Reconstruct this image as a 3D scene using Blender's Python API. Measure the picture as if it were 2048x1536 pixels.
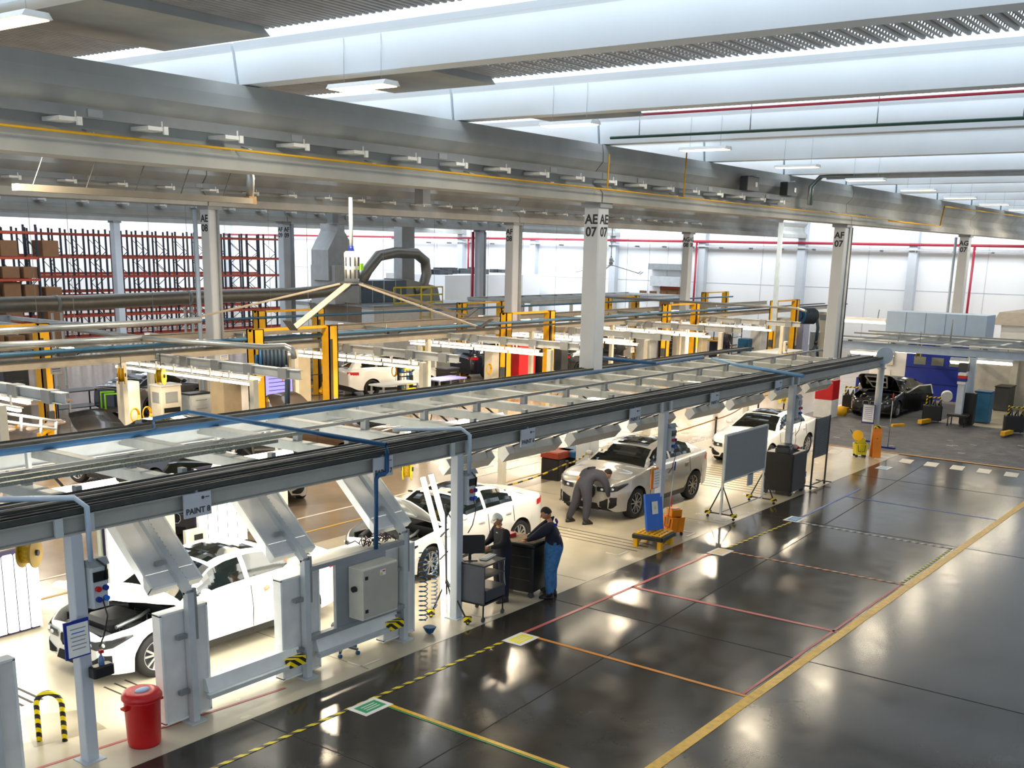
import bpy, math, random
from mathutils import Vector, Matrix
random.seed(7)
for o in list(bpy.data.objects): bpy.data.objects.remove(o)
C = bpy.context.scene.collection
SC = bpy.context.scene
R = math.radians
# ------------------------------------------------------------------ camera
FPX, YAW, PITCH, ROLL, PY, CAMZ = 2189.64, 0.932487, 0.247098, 0.022347, 1051.86, 6.2
cy, sy, cp, sp = math.cos(YAW), math.sin(YAW), math.cos(PITCH), math.sin(PITCH)
fw = Vector((cp*sy, cp*cy, -sp)); rt = Vector((cy, -sy, 0)); up = rt.cross(fw)
cr, sr = math.cos(ROLL), math.sin(ROLL)
CR = cr*rt + sr*up; CU = -sr*rt + cr*up
cam = bpy.data.cameras.new('camera'); camo = bpy.data.objects.new('camera', cam); C.objects.link(camo)
m = Matrix((( CR.x, CU.x, -fw.x, 0), (CR.y, CU.y, -fw.y, 0), (CR.z, CU.z, -fw.z, CAMZ), (0, 0, 0, 1)))
camo.matrix_world = m
cam.sensor_fit = 'HORIZONTAL'; cam.sensor_width = 36; cam.lens = FPX/2048*36
cam.shift_y = (PY-768)/2048; cam.clip_end = 500; cam.clip_start = 0.1
SC.camera = camo
def ray(x, y): return (x-1024)/FPX*CR - (y-PY)/FPX*CU + fw
O0 = Vector((0, 0, CAMZ))
def G(x, y, z=0.0):
    d = ray(x, y); return O0 + d*((z-CAMZ)/d.z)
def onX(x, y, X):
    d = ray(x, y); return O0 + d*(X/d.x)
def onY(x, y, Y):
    d = ray(x, y); return O0 + d*(Y/d.y)
# ------------------------------------------------------------------ world, exposure
SC.view_settings.view_transform = 'Standard'; SC.view_settings.look = 'None'
SC.view_settings.gamma = 1; SC.view_settings.use_curve_mapping = False
SC.view_settings.exposure = 0.0
w = bpy.data.worlds.new('sky'); SC.world = w; w.use_nodes = True
bg = w.node_tree.nodes['Background']; bg.inputs[0].default_value = (0.80, 0.90, 1.0, 1); bg.inputs[1].default_value = 1.45
SC.cycles.max_bounces = 6; SC.cycles.diffuse_bounces = 3; SC.cycles.glossy_bounces = 3
SC.cycles.transmission_bounces = 4; SC.cycles.transparent_max_bounces = 6
SC.cycles.use_denoising = True; SC.cycles.caustics_reflective = False; SC.cycles.caustics_refractive = False
SC.cycles.sample_clamp_indirect = 4.0
def area(name, loc, rot, sx, sy_, power, col):
    l = bpy.data.lights.new(name, 'AREA'); l.shape = 'RECTANGLE'; l.size = sx; l.size_y = sy_; l.energy = power; l.color = col
    o = bpy.data.objects.new(name, l); C.objects.link(o); o.location = loc; o.rotation_euler = rot
    return o
BX = [7.65+5.767*k for k in range(-2, 13)]
for k, x in enumerate(BX):                # daylight falling through the open strip beside each roof beam
    area('skylight_and_added_fill', (x-0.60, 14.0, 9.42), (0, 0, 0), 0.5, 46, 150, (0.80, 0.90, 1.0))
for Y in (47, 70):
    area('skylight_and_added_fill', (40, Y+8, 9.3), (0, 0, 0), 70, 4.0, 5200, (0.82, 0.91, 1.0))  # area lights below the closed rear ceiling, no strip opens there
area('skylight_and_added_fill', (73.4, 40, 9.3), (0, R(-35), 0), 3.0, 108, 8500, (0.90, 0.95, 1.0))  # added fill light tilted at the end wall to brighten it
area('skylight_and_added_fill', (45, 91, 9.3), (R(35), 0, 0), 60, 3.0, 4500, (0.90, 0.95, 1.0))  # added fill light that brightens the back wall behind the racks
# ------------------------------------------------------------------ materials
def lin(c):
    if isinstance(c, str):
        c = [int(c[i:i+2], 16)/255 for i in (0, 2, 4)]
    return tuple((v/12.92 if v <= 0.04045 else ((v+0.055)/1.055)**2.4) for v in c)
MT = {}
def mat(name, col, rough=0.5, metal=0.0, var=0.08, scale=3.0, emit=None, es=0.0, coat=0.0, bump=0.0, rvar=0.0):
    if name in MT: return MT[name]
    m = bpy.data.materials.new(name); m.use_nodes = True; nt = m.node_tree; b = nt.nodes['Principled BSDF']
    c = lin(col)
    tc = nt.nodes.new('ShaderNodeTexCoord'); nz = nt.nodes.new('ShaderNodeTexNoise'); nz.inputs['Scale'].default_value = scale; nz.inputs['Detail'].default_value = 5
    nt.links.new(tc.outputs['Object'], nz.inputs['Vector'])
    rp = nt.nodes.new('ShaderNodeValToRGB'); nt.links.new(nz.outputs['Fac'], rp.inputs['Fac'])
    rp.color_ramp.elements[0].position = 0.3; rp.color_ramp.elements[1].position = 0.7
    rp.color_ramp.elements[0].color = tuple(v*(1-var) for v in c)+(1,); rp.color_ramp.elements[1].color = tuple(min(1, v*(1+var)) for v in c)+(1,)
    nt.links.new(rp.outputs['Color'], b.inputs['Base Color'])
    b.inputs['Roughness'].default_value = rough; b.inputs['Metallic'].default_value = metal
    if coat: b.inputs['Coat Weight'].default_value = coat; b.inputs['Coat Roughness'].default_value = 0.04
    if rvar:
        mr = nt.nodes.new('ShaderNodeMapRange'); mr.inputs[3].default_value = max(0, rough-rvar); mr.inputs[4].default_value = rough+rvar
        nt.links.new(nz.outputs['Fac'], mr.inputs[0]); nt.links.new(mr.outputs[0], b.inputs['Roughness'])
    if bump:
        bp = nt.nodes.new('ShaderNodeBump'); bp.inputs['Strength'].default_value = bump; bp.inputs['Distance'].default_value = 0.02
        nt.links.new(nz.outputs['Fac'], bp.inputs['Height']); nt.links.new(bp.outputs[0], b.inputs['Normal'])
    if emit is not None:
        b.inputs['Emission Color'].default_value = lin(emit)+(1,); b.inputs['Emission Strength'].default_value = es
    MT[name] = m; return m
def floor_mat(name, c1, c2, rough, scale=0.35, spec=0.5, tiles=None):
    m = bpy.data.materials.new(name); m.use_nodes = True; nt = m.node_tree; b = nt.nodes['Principled BSDF']; N = nt.nodes; L = nt.links
    tc = N.new('ShaderNodeTexCoord'); n1 = N.new('ShaderNodeTexNoise'); n1.inputs['Scale'].default_value = scale; n1.inputs['Detail'].default_value = 9; n1.inputs['Roughness'].default_value = 0.65
    L.new(tc.outputs['Object'], n1.inputs['Vector'])
    rp = N.new('ShaderNodeValToRGB'); L.new(n1.outputs['Fac'], rp.inputs['Fac'])
    rp.color_ramp.elements[0].position = 0.32; rp.color_ramp.elements[1].position = 0.7
    rp.color_ramp.elements[0].color = lin(c1)+(1,); rp.color_ramp.elements[1].color = lin(c2)+(1,)
    col = rp.outputs['Color']
    n2 = N.new('ShaderNodeTexNoise'); n2.inputs['Scale'].default_value = 2.2; n2.inputs['Detail'].default_value = 6
    L.new(tc.outputs['Object'], n2.inputs['Vector'])
    mr = N.new('ShaderNodeMapRange'); mr.inputs[1].default_value = 0.3; mr.inputs[2].default_value = 0.7
    mr.inputs[3].default_value = rough*0.85; mr.inputs[4].default_value = rough*1.25
    L.new(n2.outputs['Fac'], mr.inputs[0]); L.new(mr.outputs[0], b.inputs['Roughness'])
    bp = N.new('ShaderNodeBump'); bp.inputs['Strength'].default_value = 0.02; bp.inputs['Distance'].default_value = 0.01
    L.new(n2.outputs['Fac'], bp.inputs['Height']); 
    if tiles:
        br = N.new('ShaderNodeTexBrick'); br.offset = 0.5; br.inputs['Scale'].default_value = tiles
        br.inputs['Mortar Size'].default_value = 0.012; br.inputs['Color1'].default_value = (1, 1, 1, 1); br.inputs['Color2'].default_value = (0.82, 0.82, 0.84, 1); br.inputs['Mortar'].default_value = (0.45, 0.45, 0.45, 1)
        L.new(tc.outputs['Object'], br.inputs['Vector'])
        mx = N.new('ShaderNodeMix'); mx.data_type = 'RGBA'; mx.blend_type = 'MULTIPLY'; mx.inputs[0].default_value = 1
        L.new(col, mx.inputs[6]); L.new(br.outputs['Color'], mx.inputs[7]); col = mx.outputs[2]
    L.new(col, b.inputs['Base Color']); b.inputs['Specular IOR Level'].default_value = spec
    MT[name] = m; return m
def stripe_mat(name, ca, cb, freq, ax=0, ay=0, az=0, rough=0.45):
    """diagonal hazard stripes: colour switches along the direction (ax, ay, az)"""
    if name in MT: return MT[name]
    m = bpy.data.materials.new(name); m.use_nodes = True; nt = m.node_tree; b = nt.nodes['Principled BSDF']; N = nt.nodes; L = nt.links
    tc = N.new('ShaderNodeTexCoord'); dp = N.new('ShaderNodeVectorMath'); dp.operation = 'DOT_PRODUCT'; dp.inputs[1].default_value = (ax, ay, az)
    L.new(tc.outputs['Object'], dp.inputs[0])
    mu = N.new('ShaderNodeMath'); mu.operation = 'MULTIPLY'; mu.inputs[1].default_value = freq; L.new(dp.outputs['Value'], mu.inputs[0])
    fr = N.new('ShaderNodeMath'); fr.operation = 'FRACT'; L.new(mu.outputs[0], fr.inputs[0])
    gt = N.new('ShaderNodeMath'); gt.operation = 'GREATER_THAN'; gt.inputs[1].default_value = 0.5; L.new(fr.outputs[0], gt.inputs[0])
    mx = N.new('ShaderNodeMix'); mx.data_type = 'RGBA'; mx.inputs[6].default_value = lin(ca)+(1,); mx.inputs[7].default_value = lin(cb)+(1,)
    L.new(gt.outputs[0], mx.inputs[0]); L.new(mx.outputs[2], b.inputs['Base Color']); b.inputs['Roughness'].default_value = rough
    MT[name] = m; return m
white = mat('white_paint', 'E4E6E4', 0.4); pale = mat('pale_grey_paint', 'BFC5C8', 0.45); grey = mat('mid_grey_paint', '8E9498', 0.5)
steel = mat('galvanised_steel', 'A4AAAC', 0.35, 0.7); chrome = mat('chrome', 'D8DADC', 0.12, 1.0); dark = mat('dark_grey_metal', '3C3F42', 0.45)
black = mat('black_plastic', '17181A', 0.4); rubber = mat('tyre_rubber', '1B1B1C', 0.75); concrete = mat('precast_concrete', 'A9ABA8', 0.8, scale=1.2, var=0.12, bump=0.2)
beamw = mat('white_beam_paint', 'E8EFF4', 0.55, scale=0.8, var=0.03); colmat = mat('column_paint', 'C3CAD2', 0.6, scale=1.0, var=0.05)
yellow = mat('safety_yellow', 'EAB000', 0.5); lyellow = mat('lemon_yellow', 'E9D21C', 0.4); orange = mat('orange_plastic', 'F08A14', 0.4); red = mat('signal_red', 'C4121A', 0.35)
blue = mat('pipe_blue', '17507E', 0.55); dblue = mat('deep_blue', '0B2C8C', 0.45); bblue = mat('bright_blue', '1668D2', 0.4); tray = mat('dark_cable_tray', '3C3F3E', 0.65, 0.1, scale=6, var=0.25, bump=0.3)
navy = mat('navy_cloth', '15182B', 0.85); royal = mat('royal_blue_cloth', '14209A', 0.8); jeans = mat('denim', '3E72A6', 0.85, scale=14, var=0.25); charc = mat('charcoal_cloth', '3A3B46', 0.85); blackc = mat('black_cloth', '14151B', 0.85)
whitec = mat('white_cloth', 'E6E6DE', 0.8); skin = mat('skin', 'B4805E', 0.55); hair = mat('dark_hair', '1A1613', 0.7); shoe = mat('shoe_leather', '24211F', 0.5); paper = mat('paper', 'F1F1EE', 0.7)
cream = mat('cream_cabinet', 'DAD6C6', 0.45); glassd = mat('dark_window_glass', '0E1413', 0.05, var=0.02, coat=0.3); glassg = mat('grey_window_glass', '3A4240', 0.06, coat=0.3)
ductm = mat('spiral_duct_metal', '86847C', 0.4, 0.6, scale=5); redpipe = mat('red_pipe_paint', 'A3233A', 0.4); cordo = mat('orange_rack_beam', '98361A', 0.6); rackb = mat('rack_upright_blue', '0E1428', 0.5)
carton = mat('brown_cardboard', '6E4C2E', 0.8); warmtube = mat('warm_lamp_tube', 'FFFFFF', 0.4, emit='FFE9C4', es=6.0); cooltube = mat('white_lamp_tube', 'FFFFFF', 0.4, emit='FFF6E8', es=4.0)
lamppanel = mat('lamp_panel_light', 'FFFFFF', 0.4, emit='FFFBEA', es=2.5); bayglow = mat('high_bay_glow', 'FFFFFF', 0.4, emit='FFD890', es=6.0)
screen = mat('lit_screen', '8F8CD8', 0.3, emit='8F8CE0', es=1.0); bluerail = mat('pale_blue_steel', 'AFC2D6', 0.45)
wallm = mat('white_wall_cladding', 'F2F5F8', 0.6, scale=0.5, var=0.02); gridm = mat('wire_grey', '8B9092', 0.5, 0.3)
haz = stripe_mat('hazard_stripes', 'F2D800', '141414', 9.0, 0.7, 0.7, 0.9)
redwhite = stripe_mat('chain_stripes', 'C98E18', '3A2A10', 8.0, 1, 0.3, 0.4)
# ------------------------------------------------------------------ mesh builder
class MB:
    def __init__(s): s.v = []; s.f = []; s.sm = []; s.mi = []; s.cur = 0
    def face(s, idx, smooth=False): s.f.append(tuple(idx)); s.sm.append(smooth); s.mi.append(s.cur)
    def quad(s, a, b, c, d):
        n = len(s.v); s.v += [tuple(a), tuple(b), tuple(c), tuple(d)]; s.face((n, n+1, n+2, n+3)); return s
    def box(s, x0, x1, y0, y1, z0, z1):
        n = len(s.v)
        s.v += [(x, y, z) for z in (z0, z1) for y in (y0, y1) for x in (x0, x1)]
        for f in ((0, 2, 3, 1), (4, 5, 7, 6), (0, 1, 5, 4), (2, 6, 7, 3), (0, 4, 6, 2), (1, 3, 7, 5)): s.face([n+i for i in f])
        return s
    def bb(s, cx, cy_, cz, sx, sy_, sz): return s.box(cx-sx/2, cx+sx/2, cy_-sy_/2, cy_+sy_/2, cz-sz/2, cz+sz/2)
    def cbox(s, x0, x1, y0, y1, z0, z1, c=0.02):
        """box with chamfered vertical edges and a chamfered top"""
        p = [(x0+c, y0), (x1-c, y0), (x1, y0+c), (x1, y1-c), (x1-c, y1), (x0+c, y1), (x0, y1-c), (x0, y0+c)]
        n = len(s.v); cx, cy_ = (x0+x1)/2, (y0+y1)/2
        s.v += [(a, b, z0) for a, b in p]+[(a, b, z1-c) for a, b in p]
        s.v += [(a+(c if a < cx else -c), b+(c if b < cy_ else -c), z1) for a, b in p]
        s.face([n+i for i in range(7, -1, -1)]); s.face([n+16+i for i in range(8)])
        for k in (0, 8):
            for i in range(8): s.face((n+k+i, n+k+(i+1) % 8, n+k+8+(i+1) % 8, n+k+8+i))
        return s
    def prism(s, poly, a0, a1, axis='y'):
        """poly of 2-D points swept along axis; x: (y,z)  y: (x,z)  z: (x,y)"""
        n = len(s.v); k = len(poly)
        for a in (a0, a1):
            for p in poly:
                s.v.append({'x': (a, p[0], p[1]), 'y': (p[0], a, p[1]), 'z': (p[0], p[1], a)}[axis])
        s.face([n+i for i in range(k)][::-1]); s.face([n+k+i for i in range(k)])
        for i in range(k): j = (i+1) % k; s.face((n+i, n+j, n+k+j, n+k+i))
        return s
    def tube(s, p0, p1, r, n=8, r1=None, cap=True):
        p0, p1 = Vector(p0), Vector(p1); d = (p1-p0)
        if d.length < 1e-6: return s
        d.normalize(); a = d.orthogonal().normalized(); b = d.cross(a); r1 = r if r1 is None else r1
        o = len(s.v)
        for p, q in ((p0, r), (p1, r1)):
            for i in range(n):
                t = 2*math.pi*i/n; s.v.append(tuple(p+(a*math.cos(t)+b*math.sin(t))*q))
        for i in range(n): j = (i+1) % n; s.face((o+i, o+j, o+n+j, o+n+i), n > 5)
        if cap: s.face([o+i for i in range(n)][::-1]); s.face([o+n+i for i in range(n)])
        return s
    def bar(s, p0, p1, w_, h_, upv=(0, 0, 1)):
        p0, p1 = Vector(p0), Vector(p1); d = (p1-p0).normalized(); u = Vector(upv); a = d.cross(u)
        if a.length < 1e-4: a = d.orthogonal()
        a.normalize(); b = a.cross(d).normalized(); o = len(s.v)
        for p in (p0, p1):
            for q in ((-1, -1), (1, -1), (1, 1), (-1, 1)): s.v.append(tuple(p+a*q[0]*w_/2+b*q[1]*h_/2))
        for f in ((3, 2, 1, 0), (4, 5, 6, 7), (0, 1, 5, 4), (1, 2, 6, 5), (2, 3, 7, 6), (3, 0, 4, 7)): s.face([o+i for i in f])
        return s
    def path(s, pts, r, n=8, cap=True):
        pts = [Vector(p) for p in pts]; o = len(s.v); prev = None
        for k, p in enumerate(pts):
            d = (pts[min(k+1, len(pts)-1)]-pts[max(k-1, 0)]).normalized()
            a = d.orthogonal().normalized() if prev is None else (prev-d*prev.dot(d)).normalized()
            prev = a; b = d.cross(a); rr = r[k] if isinstance(r, (list, tuple)) else r
            for i in range(n):
                t = 2*math.pi*i/n; s.v.append(tuple(p+(a*math.cos(t)+b*math.sin(t))*rr))
        for k in range(len(pts)-1):
            for i in range(n): j = (i+1) % n; s.face((o+k*n+i, o+k*n+j, o+(k+1)*n+j, o+(k+1)*n+i), True)
        if cap: s.face([o+i for i in range(n)][::-1]); e = o+(len(pts)-1)*n; s.face([e+i for i in range(n)])
        return s
    def lathe(s, prof, n=16, c=(0, 0, 0), axis='z', smooth=True, cap=True):
        o = len(s.v); c = Vector(c)
        for (r, h) in prof:
            for i in range(n):
                t = 2*math.pi*i/n; a, b = r*math.cos(t), r*math.sin(t)
                s.v.append(tuple(c+Vector({'z': (a, b, h), 'x': (h, a, b), 'y': (a, h, b)}[axis])))
        for k in range(len(prof)-1):
            for i in range(n):
                j = (i+1) % n; f = (o+k*n+i, o+k*n+j, o+(k+1)*n+j, o+(k+1)*n+i); s.face(f if axis != 'y' else f[::-1], smooth)
        e = o+(len(prof)-1)*n
        f0 = [o+i for i in range(n)][::-1]; f1 = [e+i for i in range(n)]
        if cap and prof[0][0] > 1e-4: s.face(f0 if axis != 'y' else f0[::-1])
        if cap and prof[-1][0] > 1e-4: s.face(f1 if axis != 'y' else f1[::-1])
        return s
    def ball(s, c, r, n=12, k=8, sc=(1, 1, 1)):
        o = len(s.v)
        for a in range(k+1):
            ph = math.pi*a/k
            for i in range(n):
                t = 2*math.pi*i/n; s.v.append((c[0]+r*sc[0]*math.sin(ph)*math.cos(t), c[1]+r*sc[1]*math.sin(ph)*math.sin(t), c[2]-r*sc[2]*math.cos(ph)))
        for a in range(k):
            for i in range(n): j = (i+1) % n; s.face((o+a*n+i, o+a*n+j, o+(a+1)*n+j, o+(a+1)*n+i), True)
        return s
    def grid(s, P, smooth=True):
        """P[i][j] points"""
        o = len(s.v); m_ = len(P[0])
        for row in P: s.v += [tuple(p) for p in row]
        for i in range(len(P)-1):
            for j in range(m_-1): s.face((o+i*m_+j, o+i*m_+j+1, o+(i+1)*m_+j+1, o+(i+1)*m_+j), smooth)
        return s
    def mesh(s, name, mats, off=None):
        me = bpy.data.meshes.new(name)
        v = s.v if off is None else [(a-off[0], b-off[1], c-off[2]) for a, b, c in s.v]
        me.from_pydata(v, [], s.f)
        for p, q, mi in zip(me.polygons, s.sm, s.mi): p.use_smooth = q; p.material_index = mi
        for m_ in (mats if isinstance(mats, (list, tuple)) else [mats]): me.materials.append(m_)
        me.update(); return me
    def build(s, name, mats, parent=None, world=False):
        """world=True: the points are world coordinates and the (unrotated) parent stands at its own place"""
        off = None
        if world and parent is not None:
            off = Vector(parent.location); q = parent.parent
            while q: off += q.location; q = q.parent
        o = bpy.data.objects.new(name, s.mesh(name, mats, off)); C.objects.link(o)
        if parent is not None: o.parent = parent
        return o
ORD = ['first', 'second', 'third', 'fourth', 'fifth', 'sixth', 'seventh', 'eighth', 'ninth', 'tenth', 'eleventh', 'twelfth', 'thirteenth', 'fourteenth', 'fifteenth', 'sixteenth', 'seventeenth', 'eighteenth', 'nineteenth', 'twentieth', 'twenty-first', 'twenty-second']
USED = {}
def tag(o, label, cat, group=None, kind=None):
    n = USED.get(label, 0); USED[label] = n+1
    o['label'] = label; o['category'] = cat
    if group: o['group'] = group
    if kind: o['kind'] = kind
    return o
def thing(name, label, cat, loc=(0, 0, 0), rz=0, group=None):
    o = bpy.data.objects.new(name, None); C.objects.link(o); o.location = loc; o.rotation_euler = (0, 0, rz)
    o.empty_display_size = 0.1
    return tag(o, label, cat, group)
def struct(name, mb, mats, parent=None, world=False):
    o = mb.build(name, mats, parent, world)
    if parent is None: o['kind'] = 'structure'
    return o
def dup(root, loc=None, rz=None, label=None, group=None):
    def cp_(o, par):
        c = o.copy(); C.objects.link(c)
        if par is not None: c.parent = par
        for ch in [k for k in KIDS.get(o.name, [])]: cp_(ch, c)
        return c
    KIDS = {}
    for o in bpy.data.objects:
        if o.parent: KIDS.setdefault(o.parent.name, []).append(o)
    r = cp_(root, None)
    if loc is not None: r.location = loc
    if rz is not None: r.rotation_euler = (0, 0, rz)
    if label: tag(r, label, r['category'])
    if group: r['group'] = group
    return r
def text(body, size, loc, rot, m_, parent=None, name='lettering', al='CENTER', ext=0.002, bold=True, local=True):
    cu = bpy.data.curves.new(name, 'FONT'); cu.body = body; cu.size = size; cu.extrude = ext; cu.align_x = al; cu.align_y = 'CENTER'
    if bold: cu.offset = size*0.025
    cu.space_line = 0.95
    cu.resolution_u = 3; o = bpy.data.objects.new(name, cu); C.objects.link(o); cu.materials.append(m_)
    me = bpy.data.meshes.new_from_object(o.evaluated_get(bpy.context.evaluated_depsgraph_get())); bpy.data.objects.remove(o)
    o = bpy.data.objects.new(name, me); C.objects.link(o)
    o.location = loc; o.rotation_euler = rot
    if parent is not None:
        o.parent = parent
        if not local: o.location = Vector(loc)-parent.location
    return o
FXM = (R(90), 0, R(-90))   # lettering on a face that looks towards -X
FYM = (R(90), 0, 0)        # lettering on a face that looks towards -Y
# ================================================================== THE SETTING
laneM = floor_mat('polished_dark_concrete', '2B2925', '46433D', 0.15, 0.30, 0.34)
slabM = floor_mat('polished_light_resin', 'BCB29C', 'C8BFA9', 0.22, 0.5)
backM = floor_mat('polished_brown_concrete', '7C6E5E', '988874', 0.17, 0.35)
zoneM = floor_mat('grey_rubber_tiles', '55565A', '66676B', 0.55, 0.8, 0.3, tiles=2.2)
def flat(name, m_, x0, x1, y0, y1, z=0.0, th=0.05):
    b = MB(); b.box(x0, x1, y0, y1, z-th, z); return struct(name, b, m_)
flat('floor', laneM, -6, 35.9, -8, 10.9, 0.0, 0.3)
flat('floor', slabM, -6, 35.9, 10.9, 16.9, 0.004, 0.3)
flat('floor', backM, -6, 77, 16.9, 95, 0.0, 0.3)
flat('floor', zoneM, 35.9, 44.2, -8, 16.9, 0.01, 0.3)
flat('floor', slabM, 44.2, 77, -8, 16.9, 0.0, 0.3)
for y0, y1 in ((12.2, 16.0), (7.6, 8.9)):
    flat('floor', zoneM, 44.2, 50.2, y0, y1, 0.012, 0.2)
seam = mat('floor_joint', '2A2825', 0.8); seaml = mat('light_floor_joint', '7E7868', 0.8)
def strip(name, pts, w_, m_, z=0.003, th=0.004):
    """a flat painted or taped line on the floor"""
    b = MB()
    for (x0, y0), (x1, y1) in zip(pts[:-1], pts[1:]):
        b.bar((x0, y0, z), (x1, y1, z), w_, th)
    return b.build(name, m_)
for k, p in enumerate([[(-4, 7.5), (12, 8.35), (30, 9.45), (35.8, 9.8)]]):
    o = strip('floor_joint', p, 0.02, seam, 0.001, 0.004); o['kind'] = 'structure'
for x in (9.0, 15.95, 24.9, 31.5):
    o = strip('floor_joint', [(x, -8), (x-0.1, 10.9)], 0.018, seam, 0.001, 0.004); o['kind'] = 'structure'
for x in (5.3, 11.2, 17.2, 23.2, 29.4):
    o = strip('floor_joint', [(x, 10.95), (x, 16.9)], 0.014, seaml, 0.005, 0.004); o['kind'] = 'structure'
# long grooves across the bays of light floor (three or more thin slots)
slot = mat('floor_slot', '3A3631', 0.7)
for x0, n, d, a, b_ in ((8.28, 3, 0.17, 12.55, 13.35), (10.2, 3, 0.0, 0, 0), (19.75, 4, 0.22, 11.3, 15.9), (27.0, 10, 0.30, 11.6, 14.6)):
    if d == 0:
        continue
    for k in range(n):
        o = strip('floor_slot', [(x0+k*d, a), (x0+k*d, b_)], 0.028, slot, 0.006, 0.004); o['kind'] = 'structure'
for k in range(3):
    o = strip('floor_slot', [(7.2+k*0.14, 13.6), (7.2+k*0.14, 14.5)], 0.04, slot, 0.006, 0.004); o['kind'] = 'structure'
# painted lines
tYel = mat('yellow_floor_paint', 'D6A800', 0.35, var=0.2, scale=9); tPink = mat('red_floor_tape', 'B4585A', 0.4, var=0.15); tOr = mat('orange_floor_tape', 'D88A28', 0.4)
tBlue = mat('blue_floor_tape', '3560A8', 0.4); tWh = mat('white_floor_paint', 'D8D2C4', 0.4, var=0.1); tGr = mat('green_floor_tape', '2E8A4A', 0.4)
hz1 = stripe_mat('yellow_black_tape', 'D8C61A', '2A2A22', 4.2, 1.0, 1.3, 0); hz2 = stripe_mat('peach_dark_tape', 'D6966A', '6A4A40', 4.2, 1.0, 1.3, 0); hz3 = stripe_mat('white_dark_tape', 'C4C8C8', '4A4E50', 4.2, 1.0, 1.3, 0)
def fl(pts, w_, m_, label, z=0.004, grp=None): return tag(strip('floor_line', pts, w_, m_, z), label, 'floor line', grp)
fl([(-4, 5.95), (60, 6.0)], 0.16, tYel, 'wide yellow line along the dark concrete driveway')
fl([(13.96, 6.12), (21.1, 6.12)], 0.05, tPink, 'thin red line hugging the wide yellow driveway line')
o = fl([(21.15, 6.13), (24.6, 6.13)], 0.06, stripe_mat('yellow_dark_teeth', 'C8C020', '4A4A30', 5.5, 1, 0, 0), 'striped yellow and dark tape hugging the wide yellow driveway line')
fl([(4, 10.13), (13.9, 10.12)], 0.07, hz1, 'yellow and black striped tape between the green and yellow floor signs')
fl([(14.0, 10.11), (21.0, 10.0)], 0.07, tPink, 'red line from the yellow floor sign to the peach floor sign')
fl([(21.3, 9.95), (24.6, 9.85)], 0.06, hz1, 'yellow and black striped tape between the peach and blue floor signs')
fl([(24.9, 9.85), (29.5, 9.95)], 0.06, tBlue, 'blue line running on from the blue floor sign beside the black cabinet')
fl([(10.42, 10.1), (10.38, 6.05)], 0.07, tYel, 'yellow cross line starting at the green floor sign')
fl([(10.36, 10.1), (10.32, 6.05)], 0.03, tGr, 'thin green edge of the cross line at the green floor sign')
fl([(13.98, 10.1), (13.94, 6.05)], 0.07, tOr, 'orange cross line starting at the yellow floor sign')
fl([(17.46, 10.08), (17.54, 6.05)], 0.09, tPink, 'red cross line midway between the yellow and peach floor signs')
fl([(21.06, 9.9), (21.1, 6.05)], 0.07, hz2, 'peach and dark striped cross line starting at the peach floor sign')
fl([(24.64, 9.8), (24.58, 6.05)], 0.06, hz3, 'white and dark striped cross line starting at the blue floor sign')
fl([(28.3, 9.9), (28.2, 6.05)], 0.05, tBlue, 'faint blue cross line beyond the blue floor sign')
fl([(35.9, 16.9), (35.82, -4)], 0.13, mat('amber_floor_paint', 'C98A1A', 0.4), 'amber line edging the grey tiled floor', 0.012)
for k in range(22):
    y = 13.6-0.78*k
    b = MB(); n = b.v; b.v += [(34.35, y, 0.008), (35.1, y+0.1, 0.008), (35.1, y-0.28, 0.008), (34.35, y-0.38, 0.008)]; b.face((3, 2, 1, 0))
    b.v += [(a, c_, 0.003) for a, c_, _ in b.v[:4]]; b.face((0, 1, 5, 4)); b.face((1, 2, 6, 5)); b.face((2, 3, 7, 6)); b.face((3, 0, 4, 7))
    tag(b.build('crossing_block', tWh), 'white crossing block beside the amber floor line, %s from the whiteboard side' % ORD[k], 'floor marking', 'crossing blocks along the amber line')
fl([(2, 17.7), (30, 17.75)], 0.08, mat('ochre_floor_paint', 'C9A23A', 0.4), 'thin yellow line behind the parked cars')
fl([(2, 18.75), (34, 18.8)], 0.07, tWh, 'thin white line behind the parked cars')
for k in range(8):
    b = MB(); b.box(24.6+k*1.25, 25.2+k*1.25, 19.4, 21.6, 0.002, 0.006)
    tag(b.build('crossing_bar', tWh), 'pale crossing bar behind the silver car, %s from the thick column' % ORD[k], 'floor marking', 'crossing bars behind the silver car')
fl([(2, 12.2), (9.9, 11.35)], 0.05, tPink, 'red tape line running under the leftmost steel post by the red bin', 0.007)
def corner(x, y, sx, sy_, lab):
    b = MB(); b.box(min(x, x+sx*.42), max(x, x+sx*.42), y-.025, y+.025, 0.006, 0.009); b.box(x-.025, x+.025, min(y, y+sy_*.3), max(y, y+sy_*.3), 0.006, 0.009)
    tag(b.build('corner_mark', tWh), lab, 'floor marking')
for x, y, sx, s2, l in ((19.2, 11.45, 1, 1, 'white corner mark on the floor just before the yellow step with the blue board'), (20.9, 11.1, -1, 1, 'white corner mark under the front edge of the yellow step'), (22.0, 11.1, -1, 1, 'white corner mark behind the orange mop bucket'),
                        (14.2, 11.05, 1, 1, 'white corner mark between the lamp tripod and the computer cart'), (16.3, 11.1, -1, 1, 'white corner mark beside the black tool cabinet'), (23.5, 11.1, 1, 1, 'white corner mark under the front feet of the whiteboard'), (11.2, 11.1, 1, 1, 'white corner mark below the wheeled stool')):
    corner(x, y, sx, s2, l)
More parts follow.
